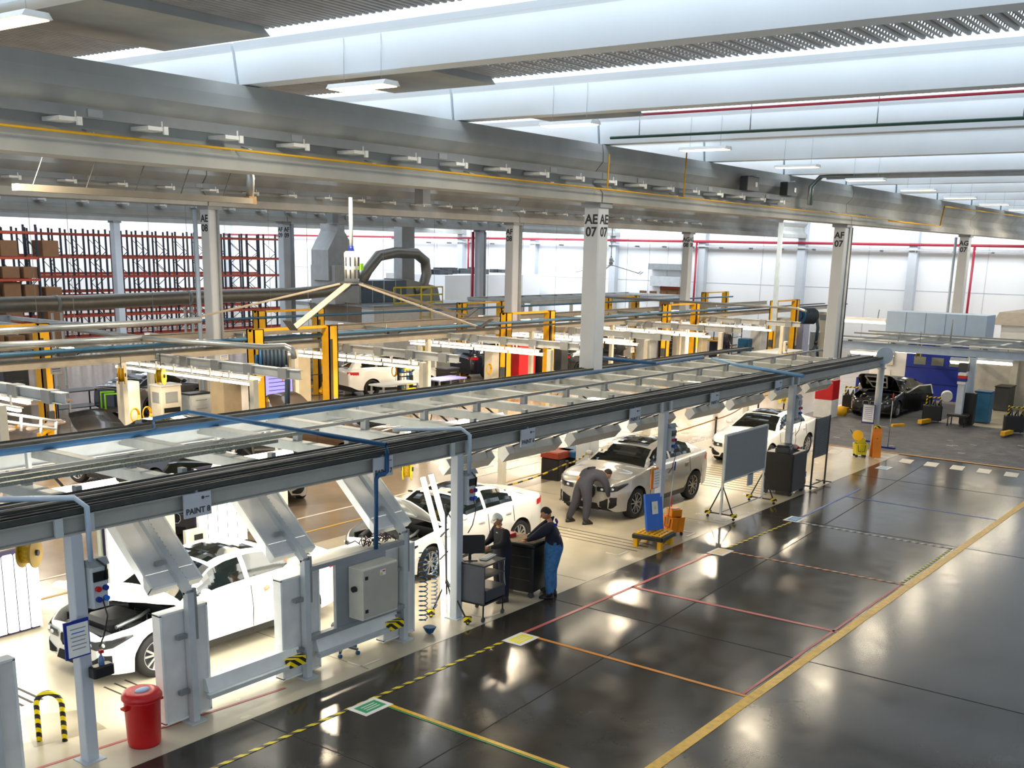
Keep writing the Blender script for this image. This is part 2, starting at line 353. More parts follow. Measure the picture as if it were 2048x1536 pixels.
def fsign(x, y, c, lab, body=None):
    t = thing('floor_sign', lab, 'floor sign', (x, y, 0.003))
    MB().box(-.27, .27, -.19, .19, 0, 0.004).build('backing', white, t)
    MB().box(-.2, .2, -.12, .12, 0.004, 0.006).build('panel', c, t)
    for k in range(3): MB().box(-.13, .13, -.07+k*.055, -.05+k*.055, 0.006, 0.0068).build('printed_line', mat('print_pale', 'DADFD8', .6), t)
fsign(10.2, 9.95, mat('sign_green', '1F9A6A', .5), 'white floor sign with a green panel')
fsign(13.75, 9.97, mat('sign_yellow', 'E8E020', .5), 'white floor sign with a lemon yellow panel')
fsign(20.9, 9.92, mat('sign_peach', 'E8C890', .5), 'white floor sign with a peach panel')
fsign(24.85, 9.9, mat('sign_blue', '2A8AC8', .5), 'white floor sign with a blue panel by the black cabinet')
fsign(33.1, 10.5, mat('sign_cyan', '8AC4D8', .5), 'pale blue floor sign near the yellow mop bucket')
fsign(17.3, 9.9, mat('sign_pale', 'D8C8C0', .5), 'faded pale floor sign at the corner of the red cross line') if False else None
b = MB(); b.v += [(6.6, 12.3, .006), (7.5, 12.1, .006), (7.6, 12.9, .006), (7.0, 13.3, .006)]; b.face((0, 1, 2, 3))
tag(b.build('floor_patch', mat('floor_patch_brown', '9A9078', .3)), 'bare brown patch in the light floor beside the striped hoop', 'floor patch')
# ---- walls
wx = 77.0
o = struct('wall_right', MB().box(wx, wx+0.3, -16, 95, 0, 11), wallm)
for k in range(14):
    y = -12.2+7.84*k
    struct('wall_panel_joint', MB().box(wx-0.02, wx, y-0.02, y+0.02, 0, 10.8), mat('joint_pale_grey', 'C4CBD4', .7), o)  # panel joints in their own pale grey
for z in (4.1,): struct('wall_panel_joint', MB().box(wx-0.02, wx, -16, 95, z-0.02, z+0.02), mat('joint_pale_grey', 'C4CBD4', .7), o)
o = struct('wall_left_unseen', MB().box(-20, wx+.3, -16.3, -16, 0, 11), wallm)  # unseen wall, added to keep sky light off faces towards -Y
o = struct('wall_back', MB().box(-20, wx+.3, 95, 95.3, 0, 11), wallm)
for k in range(14):
    y = 0.3+7.85*k
    struct('wall_column', MB().box(wx-0.55, wx-0.02, y-.28, y+.28, 0, 10), colmat)
b = MB(); b.tube((76.3, -15.8, 7.1), (76.3, 94.8, 7.1), 0.09, 8)
t = thing('sprinkler_main', 'long red sprinkler pipe running high along the white end wall', 'pipe', (76.3, 30, 7.1))
b.build('pipe_run', redpipe, t, True)
for y, z0 in ((39.9, 0), (62.0, 3.3), (19.9, 0)): MB().tube((76.3, y, z0), (76.3, y, 7.1), 0.08, 8).build('drop_pipe', redpipe, t, True)
t = thing('wall_cable_tray', 'pale cable tray with brackets below the red pipe on the end wall', 'cable tray', (76.4, 30, 6.75))
MB().box(76.25, 76.6, -16, 70, 6.72, 6.80).build('channel', pale, t, True)
for k in range(34): MB().box(76.25, 76.9, -10+2.4*k, -9.94+2.4*k, 6.6, 6.72).build('bracket', grey, t, True)
# doorway in the end wall with racks behind it
p0 = onX(1300, 590, 76.9); p1 = onX(1366, 590, 76.9)
t = thing('end_wall_doorway', 'open doorway with roller housing in the white end wall, orange racks beyond', 'doorway', (76.7, p0.y, 0))
y0, y1 = p1.y, p0.y
MB().box(76.4, 76.95, y0, y1, 4.95, 5.4).build('roller_housing', grey, t, True)
MB().box(76.6, 76.95, y0+.1, y1-.1, 3.7, 4.45).build('shutter', pale, t, True)
MB().box(76.85, 76.98, y0+.3, y1-.9, 0, 3.9).build('opening', carton, t, True)
for z in (1.4, 2.6, 3.5): MB().box(76.8, 76.86, y0+.3, y1-.9, z, z+.16).build('rack_beam', cordo, t, True)
for k in range(4): MB().box(76.78, 76.86, y0+.5+k*.9, y0+1.1+k*.9, 2.8, 3.3).build('box', carton, t, True)
# ---- building columns, row by row
def column(x, y, lab, txt=None, h=7.4, s=0.235, both=False, pipes=()):
    t = thing('building_column', lab, 'column', (x, y, 0))
    MB().cbox(-s, s, -s, s, 0, h, 0.03).build('shaft', colmat, t)
    MB().box(-s-.06, s+.06, -s-.06, s+.06, h-.1, h+.02).build('cap_plate', grey, t)
    if txt:
        dk = mat('stencil_paint', '20262C', .7)
        text(txt, 0.33, (-s-.004, 0, 6.84), FXM, dk, t)
        if both: text(txt, 0.33, (0, -s-.004, 6.84), FYM, dk, t)
    for (dx, dy, r_, m_) in pipes: MB().tube((dx, dy, .3), (dx, dy, h-.1), r_, 8).build('riser_pipe', m_, t)
    return t
grn = mat('dark_green_paint', '2E5C50', .5)
column(24.95, 16.0, 'nearest thick white column stencilled AE 07 on two sides', 'AE\n07', both=True)
column(42.4, 16.0, 'white column stencilled AF 07 with a bent conduit on its side', 'AF\n07', pipes=((.1, -.3, .045, pale), (.26, -.28, .06, dark)))
column(59.5, 16.0, 'farther column stencilled AG 07 high above the pale blue box', 'AG\n07', pipes=((-.1, .45, .07, bluerail), (.28, -.1, .04, grn)))
column(24.95, 31.7, 'column stencilled AE 08 before the storage racks', 'AE\n08', pipes=((-.3, .42, .08, bluerail), (.1, -.29, .05, grey)))
column(42.25, 31.7, 'column stencilled AF 08 with a grey drainpipe', 'AF\n08', pipes=((.33, -.2, .12, grey),))
column(59.5, 31.7, 'column stencilled AG 08 near the end wall doorway', 'AG\n08', both=True)
column(42.25, 47.4, 'column stencilled AF 09 at the end of the racks', 'AF\n09', both=True, pipes=((.4, -.2, .12, grey),))
column(59.5, 47.4, 'distant column with a red pipe beside the white equipment room', None, pipes=((-.45, .2, .1, redpipe), (.4, -.1, .14, grey)))
column(42.25, 63.1, 'distant column in front of the storage racks', None)
column(24.95, 63.1, 'distant column at the left end of the racks', None)
# ---- girders
def girder(Y, x0, x1, lab_n):
    P = [(-.30, 8.82), (.30, 8.82), (.30, 8.55), (.10, 8.25), (.10, 7.98), (.36, 7.72), (.36, 7.42), (-.36, 7.42), (-.36, 7.66), (-.12, 7.86), (-.12, 8.02), (-.10, 8.14), (-.34, 8.40), (-.34, 8.62)]
    P = [(Y+a, z) for a, z in P]
    return struct('roof_girder', MB().prism(P, x0, x1, 'x'), concrete)
for Y, xs in ((16.0, ((-10, 7.6), (7.65, 24.6), (24.65, 42.3), (42.35, 59.5), (59.55, 76.9))), (31.7, ((-10, 24.6), (24.65, 42.3), (42.35, 76.5))), (47.4, ((-10, 42.2), (42.25, 76.9))), (63.1, ((-10, 76.9),))):
    for a, b_ in xs: girder(Y, a, b_, Y)
def girder_services(Y, x0, x1, step, pre, z=7.98, gas=True):
    t = thing('girder_cable_tray', 'grey cable tray bracketed along '+pre, 'cable tray', (x0, Y-.45, z))
    MB().box(x0, x1, Y-.56, Y-.46, z-.02, z+.14).build('channel', mat('tray_mid_grey', '7A8084', .5), t, True)
    n = int((x1-x0)/4)
    for k in range(n): MB().box(x0+4*k+2, x0+4*k+2.25, Y-.575, Y-.56, z+.0, z+.11).build('joint_plate', grey, t, True)
    k = 0; x = x0+1
    while x < x1:
        b = MB(); b.box(x, x+.36, Y-.62, Y-.16, z-.09, z-.03); b.box(x+.28, x+.36, Y-.64, Y-.60, z-.14, z-.02); b.tube((x+.3, Y-.55, z-.09), (x+.3, Y-.55, z+.06), .02, 6)
        b.build('bracket', white, t, True); x += step
    return t
girder_services(16.0, 4, 36, 1.5, 'the nearest concrete girder')
girder_services(31.7, 6, 60, 1.75, 'the second concrete girder')
girder_services(47.4, 14, 62, 2.1, 'the third concrete girder')
# yellow gas pipe along the near girder
t = thing('gas_pipe', 'long yellow gas pipe clipped below the tray of the nearest girder', 'pipe', (20, 15.35, 7.74))
b = MB(); b.tube((2, 15.32, 7.73), (45.5, 15.32, 7.70), 0.02, 8); b.build('pipe_run', mat('gas_pipe_yellow', 'D0A000', .5), t, True)
for x, z1 in ((24.3, 8.55), (28.3, 8.9)): MB().tube((x, 15.3, 7.74), (x, 15.28, z1), .02, 8).build('riser', yellow, t, True)
b = MB()
for k in range(14): b.tube((4+3*k, 15.32, 7.74), (4+3*k, 15.6, 7.8), .015, 6)
b.build('clips', chrome, t, True)['kind'] = 'stuff'
t = thing('gas_pipe', 'yellow gas pipe hanging past the far end of the nearest girder', 'pipe', (50, 15.3, 7.6))
MB().path([(45.5, 15.3, 7.66), (52.5, 15.3, 7.64), (52.5, 15.2, 8.5), (70, 15.2, 8.6)], .03, 8).build('pipe_run', yellow, t, True)
# switch boxes on the girder tray
for k, (x, l) in enumerate(((32.6, 'grey switch box on the girder tray, nearer one of the pair'), (35.6, 'grey switch box on the girder tray, farther one of the pair'))):
    t = thing('switch_box', l, 'switch box', (x, 15.35, 8.12))
    MB().cbox(-.42, .42, -.12, .15, 0, .42, .02).build('housing', dark, t); MB().box(.12, .26, -.135, -.12, .12, .26).build('label_plate', white, t); MB().tube((-.1, -.05, .42), (.3, -.05, .47), .02, 6).build('cable_gland', grey, t)
t = thing('conduit_bend', 'dark bundle of conduits bending down onto the nearest girder', 'conduit', (37.4, 15.3, 8.3))
for k in range(3): MB().path([(37.2+.12*k, 15.3, 7.9), (37.2+.12*k, 15.3, 8.5), (37.5+.12*k, 15.1, 8.85), (38.2, 14.2, 8.9+.02*k)], .05, 6).build('conduit', grn if k == 1 else steel, t, True)
# ---- roof beams, decks and the open daylight strips between them
def roof_beam(x, y0, y1):
    P = [(-.20, 8.84), (.20, 8.84), (.26, 9.34), (.42, 9.40), (.42, 9.50), (-.30, 9.50), (-.30, 9.41), (-.27, 9.36)]
    b = MB(); b.prism([(x+a, z) for a, z in P], y0, y1, 'y')
    return struct('roof_beam', b, beamw)
bays = ((-15.4, 0.2), (0.28, 15.85), (15.92, 31.5), (31.6, 47.2))
for k, x in enumerate(BX):
    for y0, y1 in bays[:3]: roof_beam(x, y0, y1)
deckM = mat('corrugated_roof_sheet', 'A6A29C', .45, .3, var=.15, scale=2)
for k in range(len(BX)-1):
    x0, x1 = BX[k]+.30, BX[k+1]-.92
    p = 0.135; P0, P1 = [], []; y = -15.4; up_ = True; zs = []
    ys = []
    while y < 31.5:
        ys += [(y, 9.56), (y+p*.35, 9.56), (y+p*.5, 9.50), (y+p*.85, 9.50)]; y += p
    b = MB()
    def zz(x, z): return z-.03*(x-x0)/(x1-x0)
    for q, ((ya, za), (yb, zb_)) in enumerate(zip(ys[:-1], ys[1:])):
        if q % 4 == 1 and 3 <= k <= 7 and -9 < ya < 13.5 and (q//4) % 5 in (0, 1, 3):
            # perforated web: a row of real holes that let the sky through
            A = lambda x, u: (x, ya+(yb-ya)*u, zz(x, za+(zb_-za)*u)); n = 34; st = (x1-x0)/n
            b.quad(A(x0, 0), A(x0, .22), A(x1, .22), A(x1, 0)); b.quad(A(x0, .85), A(x0, 1), A(x1, 1), A(x1, .85))
            for i in range(n): b.quad(A(x0+i*st, .22), A(x0+i*st, .85), A(x0+i*st+st*.55, .85), A(x0+i*st+st*.55, .22))
        else: b.quad((x0, ya, zz(x0, za)), (x0, yb, zz(x0, zb_)), (x1, yb, zz(x1, zb_)), (x1, ya, zz(x1, za)))
    struct('ceiling', b, deckM)
    # shallow infill slabs over the girder ends of each bay
    struct('ceiling_infill', MB().prism([(x0, 9.36), (x1, 9.36), (x1-.25, 9.55), (x0, 9.6)], 14.2, 16.9, 'y'), concrete)
struct('ceiling', MB().box(-10, 77, 31.6, 44.5, 9.5, 9.6), deckM)
struct('ceiling', MB().box(-10, 77, 50.5, 64, 9.5, 9.6), deckM)
struct('ceiling', MB().box(-10, 77, 73, 95, 9.5, 9.6), deckM)
# ---- hanging high-bay lamps
for k in range(-1, 10):
    x, y = 13.15+5.767*k, 12.85+0.1*max(0, k-2)
    t = thing('high_bay_lamp', 'flat warm ceiling lamp under the white roof beams, %s from the near end' % ORD[k+1], 'ceiling lamp', (x, y, 8.6), 0, 'flat ceiling lamps under the roof beams')
    MB().prism([(-.19, 0), (.19, 0), (.14, .07), (-.14, .07)], -.62, .62, 'y').build('housing', white, t)
    MB().box(-.16, .16, -.58, .58, -.012, 0).build('diffuser', bayglow, t)
    for s in (-.4, .4): MB().tube((0, s, .07), (0, s, .85), .004, 6).build('hanger', steel, t)
    l = bpy.data.lights.new('lamp_light', 'AREA'); l.shape = 'RECTANGLE'; l.size = .3; l.size_y = 1.1; l.energy = 130; l.color = (1, .86, .64)
    lo = bpy.data.objects.new('lamp_light', l); C.objects.link(lo); lo.parent = t; lo.location = (0, 0, -.03)
for k in range(6):
    x, y = 13+9*k, 23.5
    t = thing('high_bay_lamp', 'flat warm ceiling lamp behind the nearest girder, %s from the near end' % ORD[k], 'ceiling lamp', (x, y, 8.6), 0, 'ceiling lamps behind the nearest girder')
    MB().prism([(-.19, 0), (.19, 0), (.14, .07), (-.14, .07)], -.62, .62, 'y').build('housing', white, t)
    MB().box(-.16, .16, -.58, .58, -.012, 0).build('diffuser', bayglow, t)
    for s in (-.4, .4): MB().tube((0, s, .07), (0, s, .88), .004, 6).build('hanger', steel, t)
    l = bpy.data.lights.new('lamp_light', 'AREA'); l.size = .8; l.energy = 800; l.color = (1, .82, .58)
    lo = bpy.data.objects.new('lamp_light', l); C.objects.link(lo); lo.parent = t; lo.location = (0, 0, -.03)
# thin pipes and conduits under the roof beams (they run along Y beside beams)
for (x, z, m_, r_, l) in ((24.2, 9.42, redpipe, .03, 'thin red pipe beside the third white roof beam'), (24.2, 8.92, grn, .035, 'dark green pipe slung under the third white roof beam'), (30.2, 9.44, grn, .05, 'dark green conduit along the fourth white roof beam'), (38.4, 8.92, bluerail, .12, 'pale blue cable duct slung across to the girder')):
    t = thing('roof_pipe', l, 'pipe', (x, 8, z)); MB().tube((x, -6, z), (x, 15.2 if z < 9 else 15.6, z), r_, 8).build('pipe_run', m_, t, True)
    for k in range(7):
        MB().tube((x+.02, -3+2.9*k, z), (x+.02, -3+2.9*k, 9.45 if z < 9.3 else z+.08), .012, 6).build('hanger', steel, t, True)
# ================================================================== VEHICLES
SED = dict(FO=.80, WB=2.85, RO=1.05, W=.915, R=.335, cl=.17,
    ztop=[(-.80, .60), (-.77, .68), (-.70, .74), (-.5, .80), (0, .89), (.5, .97), (.8, .985), (2.0, 1.0), (2.9, 1.05), (3.4, 1.08), (3.75, 1.07), (3.86, 1.02), (3.90, .92)],
    zbot=[(-.80, .26), (-.7, .19), (.5, .20), (2.5, .20), (3.5, .26), (3.90, .40)],
    roof=[(.52, .98), (.9, 1.20), (1.22, 1.36), (1.5, 1.415), (1.95, 1.44), (2.4, 1.40), (2.75, 1.30), (3.1, 1.17), (3.42, 1.07)], rf=1.22, rr=2.55, bp=1.78, cpil=2.72, sun=(1.30, 2.25))
SUV = dict(FO=.84, WB=2.864, RO=1.05, W=.965, R=.375, cl=.22,
    ztop=[(-.84, .74), (-.81, .84), (-.74, .91), (-.5, .98), (0, 1.05), (.5, 1.12), (.8, 1.13), (2.0, 1.13), (2.9, 1.17), (3.4, 1.19), (3.72, 1.18), (3.86, 1.10), (3.914, .98)],
    zbot=[(-.84, .34), (-.72, .25), (.5, .27), (2.5, .27), (3.5, .33), (3.914, .50)],
    roof=[(.50, 1.12), (.85, 1.35), (1.12, 1.50), (1.4, 1.575), (1.85, 1.62), (2.35, 1.585), (2.75, 1.49), (3.15, 1.34), (3.5, 1.19)], rf=1.12, rr=2.55, bp=1.72, cpil=2.85, sun=(1.22, 2.3))
XSUV = dict(SUV, roof=[(.50, 1.12), (.85, 1.38), (1.12, 1.56), (1.4, 1.65), (1.85, 1.70), (2.5, 1.69), (3.1, 1.64), (3.5, 1.50), (3.8, 1.18)], rr=3.3, cpil=3.35)
def itp(T, x):
    if x <= T[0][0]: return T[0][1]
    for (a, p), (b_, q) in zip(T[:-1], T[1:]):
        if x <= b_:
            t = (x-a)/(b_-a); t = t*t*(3-2*t)*.4+t*.6; return p+(q-p)*t
    return T[-1][1]
def car_shape(S):
    xe = S['WB']+S['RO']
    def wid(x):
        w_ = S['W']
        if x < -.15: w_ -= .30*((-.15-x)/(S['FO']-.15))**2.6
        if x > S['WB']+.35: w_ -= .20*((x-S['WB']-.35)/(S['RO']-.35))**2.4
        return w_
    def zb(x):
        z = itp(S['zbot'], x); Ra = S['R']+.055
        for c in (0, S['WB']):
            if abs(x-c) < Ra: z = max(z, S['R']+math.sqrt(Ra*Ra-(x-c)**2))
        return z
    def side(x, z):
        zt = itp(S['ztop'], x); z0 = S['cl']; t = (z-z0)/(zt-z0)
        w_ = wid(x); flare = .0
        for c in (0, S['WB']): flare = max(flare, .018*max(0, 1-((x-c)/.55)**2))
        y = w_*(1-.055*max(0, .35-t)**1.0/.35*.6) - .05*max(0, t-.55)/.45 - (.018 if .18 < t < .5 else 0)*0.6
        return y+flare*(1-t*.6)
    def top(x, u):   # u 0 at shoulder .. 1 centre
        zt = itp(S['ztop'], x); ye = side(x, zt)-.05
        y = ye*(1-u); crown = .045 if x < .8 or x > 2.9 else .02
        return y, zt+.012+crown*(1-(1-u)**2)
    return xe, wid, zb, side, top
def car(name, label, S, paint, hood=0, door=False, brk='silver', emblem=True, rim_dark=False, lid=0, simple=False):
    t = thing(name, label, 'car'); inb = mat('intake_black', '08080A', .85)
    xe, wid, zb, side, top = car_shape(S)
    pm = mat(*paint[0], **paint[1]); trimb = black; R_ = S['R']; WB = S['WB']; FO = S['FO']
    xs = sorted(set([round(-FO+i*(xe+FO)/58, 4) for i in range(59)]+[round(c+s*(R_+.055)*math.cos(a), 4) for c in (0, WB) for s in (-1, 1) for a in (0.001, .15, .35, .6, .9)]+[.30, .52]))
    NS, NT = 8, 7; hx0, hx1, hu = -FO+.12, .44, .14
    body = MB(); body.cur = 0
    def sec(x):
        P = []; z0 = zb(x); zt = itp(S['ztop'], x)
        for k in range(NS): z = z0+(zt-.03-z0)*k/(NS-1); P.append((x, side(x, z), z))
        ye, zz = top(x, 0); P.append((x, (P[-1][1]+ye)/2+.012, zt-.004))
        for k in range(NT): y, z = top(x, k/(NT-1)); P.append((x, y, z))
        return P
    G_ = [sec(x) for x in xs]; nP = len(G_[0])
    for sgn in (1, -1):
        o = len(body.v); body.v += [(p[0], p[1]*sgn, p[2]) for r_ in G_ for p in r_]
        for i in range(len(xs)-1):
            xm = (xs[i]+xs[i+1])/2
            for j in range(nP-1):
                if hood and hx0 < xm < hx1 and j >= NS+1: continue
                if S['roof'][0][0]+.12 < xm < S['roof'][-1][0]-.12 and j >= NS+2: continue
                f = (o+i*nP+j, o+i*nP+j+1, o+(i+1)*nP+j+1, o+(i+1)*nP+j)
                body.cur = 1 if (j == 0 and not (R_*-1.2 < xm < -FO)) and paint[0][0] != 'x' and (R_*1.2 < xm < WB-R_*1.2) else 0
                body.face(f if sgn < 0 else f[::-1], True)
        for i, rev in ((0, False), (len(xs)-1, True)):      # nose and tail caps
            f = [o+i*nP+j for j in range(nP)]
            n = len(body.v); body.v += [(G_[i][0][0], 0, G_[i][0][2])]; f.append(n); body.cur = 0
            body.face(f if (rev == (sgn < 0)) else f[::-1])
    body.build('body', [pm, trimb], t)
    # dark underside that the wheels stand out from
    MB().box(-FO+.14, xe-.14, -S['W']+.27, S['W']-.27, S['cl']+.03, .62).build('underbody', black, t)
    # greenhouse
    rf_ = S['roof']; x0, x1 = rf_[0][0], rf_[-1][0]
    gx = sorted(set([x0+(x1-x0)*i/44 for i in range(45)]+[S['rf'], S['rr'], S['bp']-.045, S['bp']+.045, S['cpil']]+list(S['sun'])))
    paintf, glassf, sunf, rearf = MB(), MB(), MB(), MB(); sidew = {}; pilf = MB()
    def gsec(x):
        zt = itp(S['ztop'], x)+.0; yb = side(x, zt)-.055; zr = itp(rf_, x); h = max(zr-zt, 0.0)
        yr = yb-.36*h-.03*min(1, h*5)
        # corner pulled inward towards the screens
        P = [(yb, zt-.02)]
        for k in range(1, 5): u = k/5; P.append((yb+(yr-yb)*u**1.15, zt+h*.93*u))
        P.append((yr-.015, zt+h*.955)); P.append((yr-.07, zr-.012*min(1, h*4)))
        for k in range(1, 5): u = k/4; P.append(((yr-.07)*(1-u), zr+.028*(1-(1-u)**2)*min(1, h*4)))
        return [(x, y, z) for y, z in P]
    GG = [gsec(x) for x in gx]; n_ = len(GG[0])
    for sgn in (1, -1):
        for i in range(len(gx)-1):
            xm = (gx[i]+gx[i+1])/2; h = itp(rf_, xm)-itp(S['ztop'], xm)
            for j in range(n_-1):
                q = [GG[i][j], GG[i][j+1], GG[i+1][j+1], GG[i+1][j]]; q = [(a, b_*sgn, c) for a, b_, c in q]
                if sgn > 0: q = q[::-1]
                zt = itp(S['ztop'], xm)
                if j >= 6:
                    if xm < S['rf']: dst = glassf
                    elif xm > S['rr']: dst = rearf if j >= 7 else paintf
                    elif S['sun'][0] < xm < S['sun'][1] and j >= 7: dst = sunf
                    else: dst = paintf
                elif j == 5: dst = paintf
                else:
                    lo = S['rf']-.62+.35*(j/4); ok = lo < xm < S['cpil']-.10*(j/4) and h > .10 and 0 < j < 5
                    if j == 0: ok = False
                    if ok and abs(xm-S['bp']) < .045: ok = False
                    dst = sidew.setdefault((sgn, xm < S['bp']), MB()) if ok else (sidew.setdefault((sgn, 2), MB()) if (abs(xm-S['bp']) < .045 and 0 < j < 5) else paintf)
                m0 = len(dst.v); dst.v += q; dst.face((m0, m0+1, m0+2, m0+3), True)
    ro = paintf.build('roof', pm, t)
    glassf.build('windscreen', glassd, t); rearf.build('rear_window', glassd, t); sunf.build('sunroof', glassd, t)
    for (sg, kk), q in sidew.items(): q.build('middle_pillar' if kk == 2 else 'side_window', pm if kk == 2 else glassd, t)
    # pillar trims and door gaps
    for sgn in (1, -1):
        b = MB()
        for xx in ((.62, S['bp'], 2.62) if not simple else (S['bp'],)):
            P = [(xx, (side(xx, z)+.002)*sgn, z) for z in [zb(xx)+.04+k*(itp(S['ztop'], xx)-.05-zb(xx))/6 for k in range(7)]]
            for a, c in zip(P[:-1], P[1:]): b.bar(a, c, .012, .008, (0, 1, 0))
        b.build('door_gap', trimb, t)
        if not simple:
            for xx in (S['bp']-.22, 2.45):
                z = itp(S['ztop'], xx)-.13; y = side(xx, z)*sgn
                MB().bb(xx, y+.012*sgn, z, .17, .028, .028).build('door_handle', pm, t)
        # wing mirror
        xm_, zm = .86, itp(S['ztop'], .86)+.06; ym = (side(.86, zm-.05))*sgn
        o = MB(); o.ball((xm_, ym+.10*sgn, zm+.05), .11, 10, 6, (.7, 1.0, .62)); o.bb(xm_, ym+.02*sgn, zm-.01, .06, .12, .04)
        o.build('wing_mirror', pm, t)
    # wheels
    sil = mat('alloy_silver', 'B8BABC', .25, .8) if not rim_dark else mat('alloy_bicolour', '8E8C88', .25, .8)
    for cx in (0, WB):
        for sgn in (1, -1):
            yo = (S['W']-.13)*sgn
            tb = MB(); prof = [(R_*.68, -.10), (R_*.9, -.115), (R_*.985, -.09), (R_, -.05), (R_, .05), (R_*.985, .09), (R_*.9, .115), (R_*.68, .10)]
            tb.lathe(prof+[prof[0]], 28, (0, 0, 0), 'y', cap=False); wo = tb.build('wheel', rubber, t); wo.location = (cx, yo, R_)
            if simple and sgn > 0: continue
            rb = MB(); s = sgn
            rb.lathe([(R_*.70, .085*s), (R_*.69, .10*s), (R_*.64, .098*s), (R_*.63, .03*s)] if s > 0 else [(R_*.63, .03*s), (R_*.64, .098*s), (R_*.69, .10*s), (R_*.70, .085*s)], 28, (0, 0, 0), 'y', cap=False)
            for k in range(5):
                for dd in (-.16, .16):
                    a = 2*math.pi*k/5+.3; a1 = a+dd; a2 = a+dd*1.6
                    rb.bar((R_*.10*math.cos(a1), .075*s, R_*.10*math.sin(a1)), (R_*.66*math.cos(a2), .085*s, R_*.66*math.sin(a2)), .032, .026, (0, 1, 0))
            rb.tube((0, .04*s, 0), (0, .09*s, 0), R_*.17, 12)
            rb.build('rim', sil, wo)
            MB().tube((0, -.02*s, 0), (0, .03*s, 0), R_*.66, 20).build('brake_disc', dark, wo)
    # nose: kidney grille, headlamps, intakes
    def nose_x(y): 
        # foremost x where the body is at least y wide
        for x in [-FO+i*.005 for i in range(120)]:
            if wid(x) >= abs(y)+.02: return x
        return -.3
    zg = itp(S['ztop'], -FO+.04)
    for sgn in (1, -1):
        g = MB(); gw, gh = .25, .20 if S['R'] < .36 else .27
        c_ = .05; yc = .145*sgn; x_ = -FO-.012
        poly = [(yc-gw/2+c_, zg-gh-.02), (yc+gw/2-c_, zg-gh-.02), (yc+gw/2, zg-gh+c_), (yc+gw/2-.01, zg-.05), (yc+gw/2-c_, zg-.015), (yc-gw/2+c_, zg-.015), (yc-gw/2+.01, zg-.05), (yc-gw/2, zg-gh+c_)]
        if sgn > 0: poly = poly
        g.prism(poly, x_, x_+.05, 'x'); gr = g.build('kidney_grille', inb, t)
        rim = MB()
        for a, c in zip(poly, poly[1:]+poly[:1]): rim.bar((x_-.004, a[0], a[1]), (x_-.004, c[0], c[1]), .016, .018, (1, 0, 0))
        rim.build('grille_frame', chrome if not rim_dark else black, gr)
        ba = MB()
        for k in range(6): yy = yc-gw/2+.035+k*(gw-.07)/5; ba.bar((x_-.004, yy, zg-gh+.01), (x_-.004, yy, zg-.03), .010, .012, (1, 0, 0))
        ba.build('grille_bars', dark, gr)
        # headlamp hugging the corner
        hl = MB(); rows = []; lens = MB()
        for k, (hxx, hyy) in enumerate(((-FO-.012, .34), (-FO-.012, .48), (-FO-.008, .60), (-FO+.07, None), (-FO+.16, None), (-FO+.28, None), (-FO+.42, None))):
            x = hxx; y = hyy if hyy else side(x, zg-.1)+.008
            zt_ = zg-.02+.012*k+(.03 if k > 4 else 0); hh = (.11, .12, .13, .13, .12, .09, .03)[k]
            rows.append([(x, y*sgn, zt_-hh), (x-.012, y*sgn, zt_-hh/2), (x, y*sgn, zt_)])
        hl.grid(rows if sgn < 0 else [r_[::-1] for r_ in rows]); ho = hl.build('headlamp', mat('headlamp_dark_lens', '2A2E32', .08, coat=.5), t)
        for k in (1, 3):
            r_ = rows[k][1]; lens = MB(); lens.ball((r_[0]+.004, r_[1], r_[2]), .038, 10, 6, (.45, 1.1, .8)); lens.build('lamp_lens', mat('lamp_lens_bright', 'C8D0D6', .08, emit='E8F0F6', es=.05), ho)
        # corner intake
        ik = MB(); z0 = S['cl']+.11; hI = .20 if S['R'] < .36 else .27; ri = []
        for k in range(6):
            x = (-FO-.012, -FO-.012, -FO-.008, -FO+.03, -FO+.08, -FO+.15)[k]; y = (.42, .52, .60, 0, 0, 0)[k] or side(x, z0+.1)+.008; sh = (.02, .0, 0, 0, .02, .09)[k]; st = (.13, .09, .04, 0, 0, .0)[k]
            ri.append([(x+.02, y*sgn, z0+sh), (x-.008, y*sgn, z0+sh+.01), (x-.008, y*sgn, z0+hI-st), (x+.02, y*sgn, z0+hI-st+.01)])
        ik.grid(ri if sgn < 0 else [r_[::-1] for r_ in ri]); ik.build('corner_intake', inb, t)
        # tail lamp
        tl = MB(); zt_ = itp(S['ztop'], xe-.12)-.05; rr = []
        for k in range(5):
            x = xe-.42+.44*k/4; y = side(min(x, xe-.001), zt_-.06)+.008 if k < 4 else wid(xe)-.10
            rr.append([(min(x, xe+.008), y*sgn, zt_-.13), (min(x, xe+.008), y*sgn, zt_)])
        tl.grid(rr if sgn < 0 else [q[::-1] for q in rr]); tl.build('tail_lamp', red, t)
    ik = MB(); z0 = S['cl']+.06; ik.prism([(-.42, z0), (.42, z0), (.34, z0+.15), (-.34, z0+.15)], -FO-.012, -FO+.08, 'x'); ik.build('lower_intake', inb, t)
    if emblem:
        e = MB(); e.tube((-FO+.05, 0, zg+.03), (-FO+.03, 0, zg+.055), .042, 14); eo = e.build('emblem', black, t)
        q = MB()
        for k in range(4):
            q.cur = k % 2; n = len(q.v); c0 = Vector((-FO+.028, 0, zg+.058)); uu = Vector((.77, 0, .64)).normalized(); vv = Vector((0, 1, 0))
            q.v += [tuple(c0)]+[tuple(c0+(uu*math.sin(a)+vv*math.cos(a))*.03) for a in [math.pi/2*(k+i/3) for i in range(4)]]
            q.face((n, n+1, n+2, n+3, n+4))
        q.build('emblem_quarters', [mat('emblem_blue', '2A6AC0', .3), white], eo)
